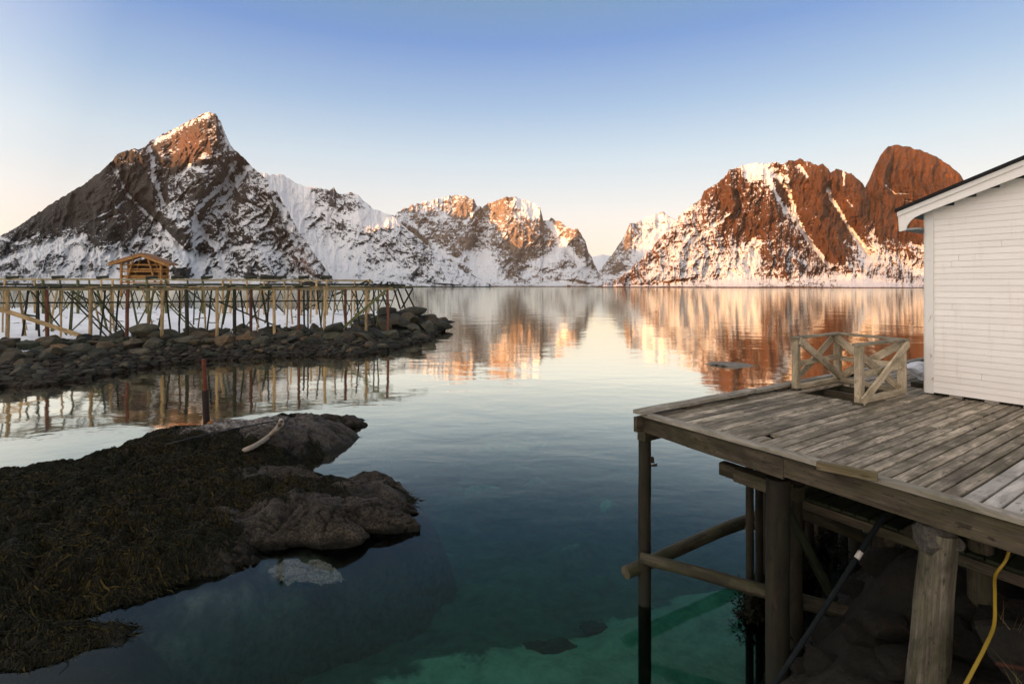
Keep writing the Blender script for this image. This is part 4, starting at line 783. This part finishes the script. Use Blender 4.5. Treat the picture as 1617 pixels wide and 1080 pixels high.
# posts: (pixel column, depth, top z, bottom z, radius, material)
def post(px, Y, zt, zb_, r, mat=PILEW, lean=(0, 0), n=14): x = (px-CX)/F*Y; return MB().log((x+lean[0], Y+lean[1], zb_), (x, Y, zt), r*1.04, r, n, 16, .012, .06).build('post', mat, pier)
post(1018, 7.03, 2.30, -2.2, .085); post(1228, 5.55, 2.30, -2.0, .12); post(1253, 5.9, 2.30, -1.9, .09)
post(1394, 5.9, 2.25, .2, .105); post(1548, 4.85, 2.3, .7, .095, BEAMW)
post(1184, 6.75, 2.2, -2.2, .05); post(1199, 6.95, 2.2, -2.2, .05); post(1211, 7.3, 2.2, -2.2, .06)
for px, Y in ((1262, 7.6), (1277, 8.0), (1290, 8.5), (1303, 9.0), (1316, 9.6), (1334, 8.2), (1352, 7.6), (1290, 11.), (1372, 8.4), (1310, 10.4), (1436, 7.2), (1160+270, 9.4)): post(px, Y, 2.3, -2.4, random.uniform(.065, .10), BEAMW if Y > 8.3 else PILEW)
pt, pb = WY(1482, 838, 4.30), WY(1462, 1100, 4.36); MB().log(pb, pt, .15, .125, 18, 24, .012, .10).build('post', OLDW, pier)['label'] = 'thick bleached post with a stone-grey cap'
cp = WY(1478, 850, 4.30); cv = rock_shape(301, 8, .12, IV4)*np.array([.19, .17, .14])+cp
link('post_cap', mesh_np('post_cap', cv, tris=IF4), plain('grey_cap', (.11, .10, .085), .9, .2, 30, .7, .01), pier)
# braces
def lg(a, b, r, mat, r1=None): return MB().log(a, b, r, r if r1 is None else r1, 12, 14, .02, .09).build('brace', mat, pier)
q0, q1 = WY(987, 903, 6.95), WY(1215, 806, 8.7); lg(q0, q1, .085, LOGW, .10)
lg(WY(1012, 880, 6.85), WY(1446, 998, 5.5), .075, LOGW, .09)
lg(WY(1238, 800, 5.75), WY(1318, 945, 6.0), .055, WLAND); lg(WY(1246, 800, 7.2), WY(1436, 882, 7.0), .08, BEAMW); lg(WY(1180, 834, 7.6), WY(1245, 800, 8.2), .05, BEAMW); lg(WY(1410, 830, 6.4), WY(1530, 930, 6.2), .07, BEAMW)
lg(WY(1400, 860, 5.9), WY(1450, 835, 5.0), .06, BEAMW)
MB().log(WY(1033, 729, 6.9)+[-.06, 0, 0], WY(1033, 729, 6.9), .016, .016, 6, 1, 0, 0).build('bolt', RUSTD, pier); MB().beam(WY(1027, 725, 6.95), WY(1032, 725, 6.95), .05, .06).build('bolt_plate', RUSTD, pier); MB().log(WY(1028, 735, 6.95), WY(1037, 734, 6.9), .012, .02, 6, 1, 0, 0).build('bolt', RUSTD, pier)
# lower landing between the posts
lw = MB()
for k in range(17): lw.beam(D(1.75+k*.135, .95, 1.86), D(1.75+k*.135, 2.6, 1.86), .12, .03)
lw.build('landing', WLAND, pier); lb = MB(); lb.beam(D(1.6, .95, 1.79), D(4.2, .95, 1.79), .06, .10); lb.beam(D(1.6, 2.5, 1.79), D(4.2, 2.5, 1.79), .06, .10); lb.build('landing_beam', BEAMW, pier)
# grey pipe with a worn white patch
pp0, pp1 = WY(1396, 815, 5.3), WY(1215, 1092, 4.9)
pipe = empty('pipe', pp1, 'dark grey pipe slanting down from the pier into the water', 'pipe'); PIPE = plain('grey_pipe', (.012, .016, .018), .85, .1, 6, .5)
MB().log(pp1, pp0, .024, .026, 12, 8, .004, .02).build('shaft', PIPE, pipe); a_ = pp1+(pp0-pp1)*.745; b_ = pp1+(pp0-pp1)*.785; MB().log(a_, b_, .0275, .0275, 12, 5, .002, .05).build('worn_sleeve', plain('flaked_white_paint', (.62, .58, .53), .7, .3, 20, .4), pipe)
# hatch: boxed opening with lining boards under the guard rail
hb = MB(); u0, u1, va_, vb_ = .54, 1.46, 3.20, 4.64
for a, b in (((u0, va_), (u0, vb_)), ((u0, vb_), (u1, vb_)), ((u1, vb_), (u1, va_))): hb.beam(D(*a, ZD-.17), D(*b, ZD-.17), .04, .26)
hb.build('hatch_lining', LOGW, pier)

# guard rail round the hatch
RAILW = wood('yellow_rail_timber', (.66, .55, .40), (.38, .30, .20), (.14, .14, .06), .35, var=.4); RAILG = wood('grey_rail_cap', (.40, .35, .26), (.18, .155, .11), (.10, .11, .05), .4, var=.3)
gr = empty('guard_rail', D(1., 3.9, ZD), 'timber guard rail with cross braces round three sides of a deck hatch', 'railing')
C = {'a': uv(1257, 616), 'b': uv(1323, 603), 'c': uv(1357, 639), 'd': uv(1424, 623)}
for k, s in (('a', .10), ('b', .10), ('c', .10), ('d', .10)):
    MB().beam(D(*C[k], ZD+.03), D(*C[k], ZD+.865), s, s, up=(*U, 0), segs=3, warp=.001).build('post', RAILW, gr)
def rl(name, p, q, z0, z1, w_, h_, mat, ext=0., off=0.):
    a, b = D(*C[p], z0), D(*C[q], z1); d = b-a; d[2] = 0; d /= np.linalg.norm(d); nn_ = np.array([-d[1], d[0], 0])*off
    return MB().beam(a-d*ext+nn_, b+d*ext+nn_, w_, h_, segs=3, warp=.0015).build(name, mat, gr)
for p, q in (('a', 'b'), ('b', 'd'), ('c', 'd')): rl('top_rail', p, q, ZD+.885, ZD+.885+(.002 if p == 'b' else 0), .12, .036, RAILG, .09, 0)
for p, q in (('a', 'b'), ('b', 'd'), ('c', 'd')): rl('mid_rail', p, q, ZD+.44, ZD+.47, .03, .085, RAILW, -.02)
for p, q in (('a', 'b'), ('b', 'd'), ('c', 'd')): rl('bottom_rail', p, q, ZD+.055, ZD+.055, .10, .075, RAILW, -.05)
for p, q, o1, o2 in (('a', 'b', -.07, .06), ('b', 'd', -.07, .06)): rl('cross_brace', p, q, ZD+.84, ZD+.10, .026, .13, RAILW, .0, o1); rl('cross_brace', p, q, ZD+.10, ZD+.84, .026, .13, RAILW, .0, o2)
rl('cross_brace', 'c', 'd', ZD+.06, ZD+.84, .028, .13, RAILW, .06, -.07); rl('cross_brace', 'c', 'd', ZD+.8, ZD+.12, .028, .13, RAILW, .0, .07)
bt = MB()
for k in 'ac': bt.beam(D(C[k][0]-.06, C[k][1]-.02, ZD+.018), D(C[k][0]+.07, C[k][1]-.02, ZD+.018), .13, .036)
bt.build('foot_block', BEAMW, gr)

# ------------------------------------------------------------------ the white cabin
m = MT('white_clapboard_paint', .55, .35); co = m.co('Object'); n1 = m.noise(m.co(src=co, scale=(1.5, 1.5, 6)), 1, 6, .6); n2 = m.noise(m.co(src=co, scale=(14, 14, 26)), 1, 6, .75); n3 = m.noise(co, 90, 3, .6)
c = m.mix(m.ramp(n1, [(.3, 0), (.7, 1)]), (.84, .80, .76), (.90, .87, .83)); c = m.mix(m.ramp(n2, [(.66, 0), (.73, .85)]), c, (.40, .33, .26)); c = m.mix(1., c, m.math('ADD', m.math('MULTIPLY', m.attr('rnd'), .05), .97), 'MULTIPLY'); n4 = m.noise(m.co(src=co, scale=(9, 9, .9)), 1, 5, .7); c = m.mix(m.ramp(n4, [(.56, 0), (.74, .4)]), c, (.60, .55, .46)); m.color(c); m.bump(n3, .15, .003); WHITE = m.m
m = MT('worn_white_trim', .6, .3); co = m.co('Object'); n2 = m.noise(m.co(src=co, scale=(14, 14, 5)), 1, 7, .75); c = m.mix(m.ramp(n2, [(.60, 0), (.66, .85)]), (.78, .755, .72), (.36, .27, .18)); m.color(c); m.bump(n2, .25, .003); TRIM = m.m
VW = 4.834; UW = 1.753; UR = UW+3.3
cab = empty('white_cabin', D(UW+2, VW+3, ZD), 'white clapboard cabin with a dark low-pitched roof on the pier deck', 'cabin')
# roof slope from the photographed bargeboard
bp_ = [pv(*q, VW-.25) for q in ((1418, 334), (1617, 252))]; slope = (bp_[1][1]-bp_[0][1])/(bp_[1][0]-bp_[0][0]); ue, ze = bp_[0]
roofz = lambda u: ze+slope*(min(u, 2*UR-u)-ue)
mb = MB(); e_ = .0955; z = ZD+.045; k = 0; ztop = roofz(UR)-.2
while z < ztop:
    zt = z+e_; lo = UW+.02
    # board runs only as far as the roof allows
    if zt > roofz(UW)-.12: lo = max(lo, ue+(zt+.12-ze)/slope)
    hi = 2*UR-lo
    if hi-lo > .2:
        jn = lo+random.uniform(.25, 1.05) if random.random() < .13 else None
        for (a, b) in (((lo, hi),) if jn is None else ((lo, jn-.0015), (jn+.0015, hi))):
            p = [D(a, VW-.004, z), D(a, VW-.014, z), D(a, VW-.003, zt+.012), D(a, VW+.02, zt+.012), D(a, VW+.02, z)]
            mb.prism(p, D(b, 0, 0)-D(a, 0, 0), r=random.random())
    z = zt; k += 1
# side walls and back
for (a, b) in (((UW, VW), (UW, VW+8)), ((2*UR-UW, VW), (2*UR-UW, VW+8))): mb.beam(D(a[0]+(.03 if a[0] == UW else -.03), a[1]+.03, (ZD+roofz(UW))/2), D(b[0]+(.03 if a[0] == UW else -.03), b[1], (ZD+roofz(UW))/2), .06, roofz(UW)-ZD-.1)
mb.prism([D(UW, VW+8, ZD), D(2*UR-UW, VW+8, ZD), D(2*UR-UW, VW+8, roofz(UW)-.1), D(UR, VW+8, roofz(UR)-.12), D(UW, VW+8, roofz(UW)-.1)], np.append(V*.06, 0))
mb.prism([D(UW+.05, VW+.03, ZD+.1), D(2*UR-UW-.05, VW+.03, ZD+.1), D(2*UR-UW-.05, VW+.03, roofz(UW)-.2), D(UR, VW+.03, roofz(UR)-.22), D(UW+.05, VW+.03, roofz(UW)-.2)], np.append(V*.04, 0))
mb.build('wall', WHITE, cab)
MB().beam(D(UW+.055, VW-.027, ZD+.03), D(UW+.055, VW-.027, roofz(UW+.05)-.14), .11, .028, up=(*V, 0)).build('corner_board', TRIM, cab)
MB().beam(D(UW-.012, VW+.03, ZD+.03), D(UW-.012, VW+.03, roofz(UW)-.14), .022, .10, up=(*V, 0)).build('corner_board', TRIM, cab)
for sgn in (1, -1):
    f_ = (lambda u: u) if sgn == 1 else (lambda u: 2*UR-u)
    P_ = [pv(*q, VW-.25) for q in ((1418, 341), (1419.5, 366), (1430, 363.5), (1432, 357), (1437, 349.5), (1444, 343.5), (1455, 338))]
    P_ += [(UR, roofz(UR)-.25), (UR, roofz(UR)-.09)]
    MB().prism([D(f_(u), VW-.25, z_) for u, z_ in P_], np.append(V*.028, 0)).build('bargeboard', WHITE, cab)
    P_ = [pv(*q, VW-.275) for q in ((1416.5, 342), (1416.5, 335))]+[(UR, roofz(UR)-.008), (UR, roofz(UR)-.085)]
    MB().prism([D(f_(u), VW-.275, z_) for u, z_ in P_], np.append(V*.05, 0)).build('verge_trim', TRIM, cab)
    ua = ue-.03; MB().prism([D(f_(ua), VW-.31, roofz(ua)), D(f_(UR), VW-.31, roofz(UR)), D(f_(UR), VW-.31, roofz(UR)+.045), D(f_(ua), VW-.31, roofz(ua)+.045)], np.append(V*8.6, 0)).build('roof', plain('black_roof_felt', (.014, .014, .015), .8, .3, 20, .3, .004), cab)
    MB().prism([D(f_(ua), VW-.2, roofz(ua)-.05), D(f_(UR), VW-.2, roofz(UR)-.05), D(f_(UR), VW-.2, roofz(UR)-.01), D(f_(ua), VW-.2, roofz(ua)-.01)], np.append(V*8.4, 0)).build('soffit', plain('soffit_board', (.25, .26, .25)), cab)
zs = pv(1440, 364, VW-.1)[1]; MB().prism([D(ue+.02, VW-.222, zs), D(UW-.03, VW-.222, zs), D(UW-.03, VW-.222, zs+.03), D(ue+.02, VW-.222, zs+.03)], np.append(V*8.3, 0)).build('eave_board', plain('eave_board', (.35, .38, .38)), cab)
MB().beam(D(UW+.05, VW+.12, ZD+.05), D(6.3, VW+.12, ZD+.05), .05, .12).build('sill', BEAMW, cab)
for u in np.arange(UW+.3, 6.5, .42): MB().beam(D(u, VW+.03, ZD+.02), D(u+.16, VW+.03, ZD+.02), .07, .04).build('sill_block', KERBW, cab)
# white bag tucked behind the cabin corner, on a dark plank
bgp = D(*uv(1452, 603), ZD); v = rock_shape(401, 5, .22, IV4)*np.array([.26, .18, .17]); v[:, 2] = np.where(v[:, 2] < -.08, -.08+.2*(v[:, 2]+.08), v[:, 2])*(1-.25*np.clip(-v[:, 0]*3, -1, 1)[:]) if False else v[:, 2]
v[:, 2] += .02*np.sin(v[:, 0]*40+v[:, 1]*22); sx_ = np.clip((-v[:, 0]+.02)/.25, 0, 1); v[:, 2] = v[:, 2]*(1-.45*sx_)+.06*sx_
bag = link('tarpaulin', mesh_np('tarpaulin', v+np.array([0, 0, .21]), tris=IF4), plain('white_tarpaulin', (.72, .75, .82), .55, .3, 9, .12, .01)); bag.location = bgp; props(bag, 'crumpled white tarpaulin bundle at the foot of the cabin corner', 'tarpaulin')
pk = MB().beam(D(*uv(1448, 612), ZD+.045), D(*uv(1475, 609), ZD+.045), .2, .08); o = pk.build('plank', BEAMW); props(o, 'short dark plank lying under the white tarpaulin', 'plank')

# ------------------------------------------------------------------ rocky bank under the pier
bx = np.linspace(1.8, 12, 190); by_ = np.linspace(1.6, 10, 170); BX, BY = np.meshgrid(bx, by_)
e1 = BX-(2.95+(BY-5.6)*1.02)                         # inland distance from the waterline
ZB = np.where(e1 > 0, 1.15*(1-np.exp(-e1/1.5))+.10*e1, e1*1.1)+.45*fbm(BX*.7, BY*.7, 0, 5, 91)*sstep(-1, 1, e1)
for (px, py, Y, rx, h_) in ((1420, 975, 5.6, .6, .55), (1500, 985, 5.0, .5, .2), (1330, 1030, 5.2, .6, .12)):
    p = WY(px, py, Y); ZB += h_*np.exp(-((BX-p[0])**2+(BY-p[1])**2)/rx**2)
ZB = np.clip(ZB, -2.4, 1.9)
m = MT('bank_rock', .8, .3); co = m.co('Object'); n1 = m.noise(co, 1.3, 8, .68, .5); n2 = m.noise(co, 7, 6, .7); n3 = m.noise(co, 60, 2, .5)
BANK = m.m; c = m.mix(m.ramp(n2, [(.3, 0), (.7, 1)]), (.003, .003, .002), (.016, .014, .008)); c = m.mix(m.ramp(n1, [(.52, 0), (.7, .7)]), c, (.030, .015, .006))
zz = m.n('ShaderNodeSeparateXYZ'); m.l(m.n('ShaderNodeNewGeometry').outputs['Position'], zz.inputs[0])
bar = m.math('MULTIPLY', m.ramp(n3, [(.62, 0), (.66, 1)]), m.smooth(zz.outputs[2], .62, .1)); c = m.mix(m.smooth(zz.outputs[2], .0, .55), (.006, .006, .004), c); c = m.mix(m.math('MULTIPLY', bar, .8), c, (.3, .28, .24))
m.color(c); m.bump(m.math('ADD', n2, m.math('MULTIPLY', n1, .6)), .9, .06)
props(link('rock_bank', mesh_np('rock_bank', np.stack([BX, BY, ZB], -1).reshape(-1, 3), quads=gridquads(*BX.shape)), m.m), 'dark rocky bank under the pier', None, None, 'structure')
def bank(x, y):
    return float(ground(np.array([x]), np.array([y]), bx, by_, ZB)[0])
for (px, py, Y, s, lab) in ((1405, 960, 5.75, .42, 'dark brown boulder on the bank between the pier posts'), (1512, 985, 4.7, .36, 'dark rounded boulder behind the bleached post'), (1608, 1010, 3.9, .40, 'grey lichen-spotted boulder beside the yellow hose')):
    p = WY(px, py, Y); o = boulder(p[0], p[1], max(p[2]-.1, bank(p[0], p[1])), s, lab, None); o.data = o.data.copy(); o.data.materials.clear(); o.data.materials.append(BANK)
for (px, py, Y, s) in ((1270, 1060, 5.3, .22), (1310, 1020, 5.6, .26), (1352, 985, 5.9, .22), (1300, 1075, 5.0, .3), (1360, 1050, 5.1, .26), (1405, 1030, 5.0, .3), (1420, 1075, 4.7, .28), (1500, 1050, 4.3, .26), (1540, 1010, 4.5, .3), (1530, 1075, 4.0, .22), (1580, 960, 4.6, .26), (1440, 930, 6.2, .3)):
    p = WY(px, py, Y); o = boulder(p[0], p[1], bank(p[0], p[1])+.02, s, 'near-black wet boulder on the shaded bank under the pier', 'boulders on the bank under the pier'); o.data = o.data.copy(); o.data.materials.clear(); o.data.materials.append(BANK)
props(tube('hose', [WY(1596, 860, 4.05), WY(1588, 885, 4.02), WY(1572, 908, 4.0), WY(1571, 940, 3.8), WY(1570, 985, 3.6), WY(1556, 1020, 3.35), WY(1538, 1055, 3.2), WY(1522, 1085, 3.1), WY(1500, 1125, 3.0)], .0105, plain('yellow_hose', (.30, .19, .014), .5, .4, 6, .2)), 'yellow hose hanging from the pier edge down to the rocks', 'hose')
props(MB().log(WY(1572, 1047, 3.75), WY(1650, 1062, 3.6), .018, .018, 8, 3, .002, .05).build('iron_rod', plain('dull_iron', (.04, .018, .013), .9, .1)), 'short rusty iron rod sticking out of the bank beside the hose', 'rod')
# dry grass on the bank
gb = []; gq = []; k = 0; r = np.random.default_rng(9)
for (px, py, Y) in ((1606, 985, 3.7), (1614, 1070, 3.4)):
    c_ = WY(px, py, Y)
    for _ in range(7):
        b_ = c_+[r.normal(0, .05), r.normal(0, .05), -.05]; d_ = np.array([r.normal(0, .35), r.normal(0, .35), 1])*r.uniform(.08, .22); sde = np.array([.003, .001, 0])
        gb += [b_-sde, b_+sde, b_+d_+[r.normal(0, .02), 0, 0]]; gq.append((k, k+1, k+2)); k += 3
props(link('dry_grass', mesh_np('dry_grass', np.array(gb), tris=gq, smooth=False), plain('straw_grass', (.16, .11, .04))), 'tufts of dry straw grass on the bank', None, None, 'stuff')
# wrack hanging round the piles at the tide line
hp = []; 
for (px, Y) in ((1184, 6.75), (1199, 6.95), (1211, 7.3), (1262, 7.6), (1277, 8.0), (1290, 8.5), (1303, 9.0), (1334, 8.2), (1352, 7.6), (1316, 9.6), (1253, 5.9)): hp.append(((px-CX)/F*Y, Y))
hp = np.array(hp); n = 9000; r = np.random.default_rng(12); ch = hp[r.integers(0, len(hp), n)]; th = r.uniform(0, 6.28, n)
zt = r.normal(.02, .16, n); lump = .05+.17*np.clip(.35+1.4*fbm(np.cos(th)*1.1+ch[:, 0]*7, np.sin(th)*1.1+ch[:, 1]*7, zt*4, 3, 5), 0, 1.3)
rad = .04+lump*np.sqrt(r.random(n)); cc = np.stack([ch[:, 0]+np.cos(th)*rad, ch[:, 1]+np.sin(th)*rad, zt], -1)
e1_ = r.normal(size=(n, 3)); e1_ /= np.linalg.norm(e1_, axis=1)[:, None]; e2_ = np.cross(e1_, r.normal(size=(n, 3))); e2_ /= np.linalg.norm(e2_, axis=1)[:, None]
VV = np.stack([cc-e1_*.035, cc-e2_*.012, cc+e1_*.04, cc+e2_*.014], 1); K = 2
q = (np.arange(n)*4)[:, None]+np.arange(4)[None]
props(link('seaweed', mesh_np('seaweed', VV.reshape(-1, 3), quads=q, attrs={'tint': np.repeat(r.random(n)*.25, K*2)}, smooth=False), WRACK), 'dark wrack hanging round the piles at the tide line', None, None, 'stuff')

# ------------------------------------------------------------------ dawn haze
hm = bpy.data.materials.new('haze'); hm.use_nodes = True; hm.node_tree.nodes.clear()
ho = N(hm.node_tree, 'ShaderNodeOutputMaterial'); pvn = N(hm.node_tree, 'ShaderNodeVolumePrincipled'); pvn.inputs['Color'].default_value = (1, .95, .90, 1); pvn.inputs['Density'].default_value = 1.4e-5; pvn.inputs['Anisotropy'].default_value = .0
hm.node_tree.links.new(pvn.outputs[0], ho.inputs['Volume'])
hv = [(x, y, z) for z in (-42, 1300) for (x, y) in ((-8200, -4700), (8200, -4700), (8200, 9700), (-8200, 9700))]
props(link('haze', mesh_np('haze', hv, quads=[(3, 2, 1, 0), (4, 5, 6, 7), (0, 1, 5, 4), (1, 2, 6, 5), (2, 3, 7, 6), (3, 0, 4, 7)], smooth=False), hm), 'thin dawn haze over the fjord', None, None, 'stuff')
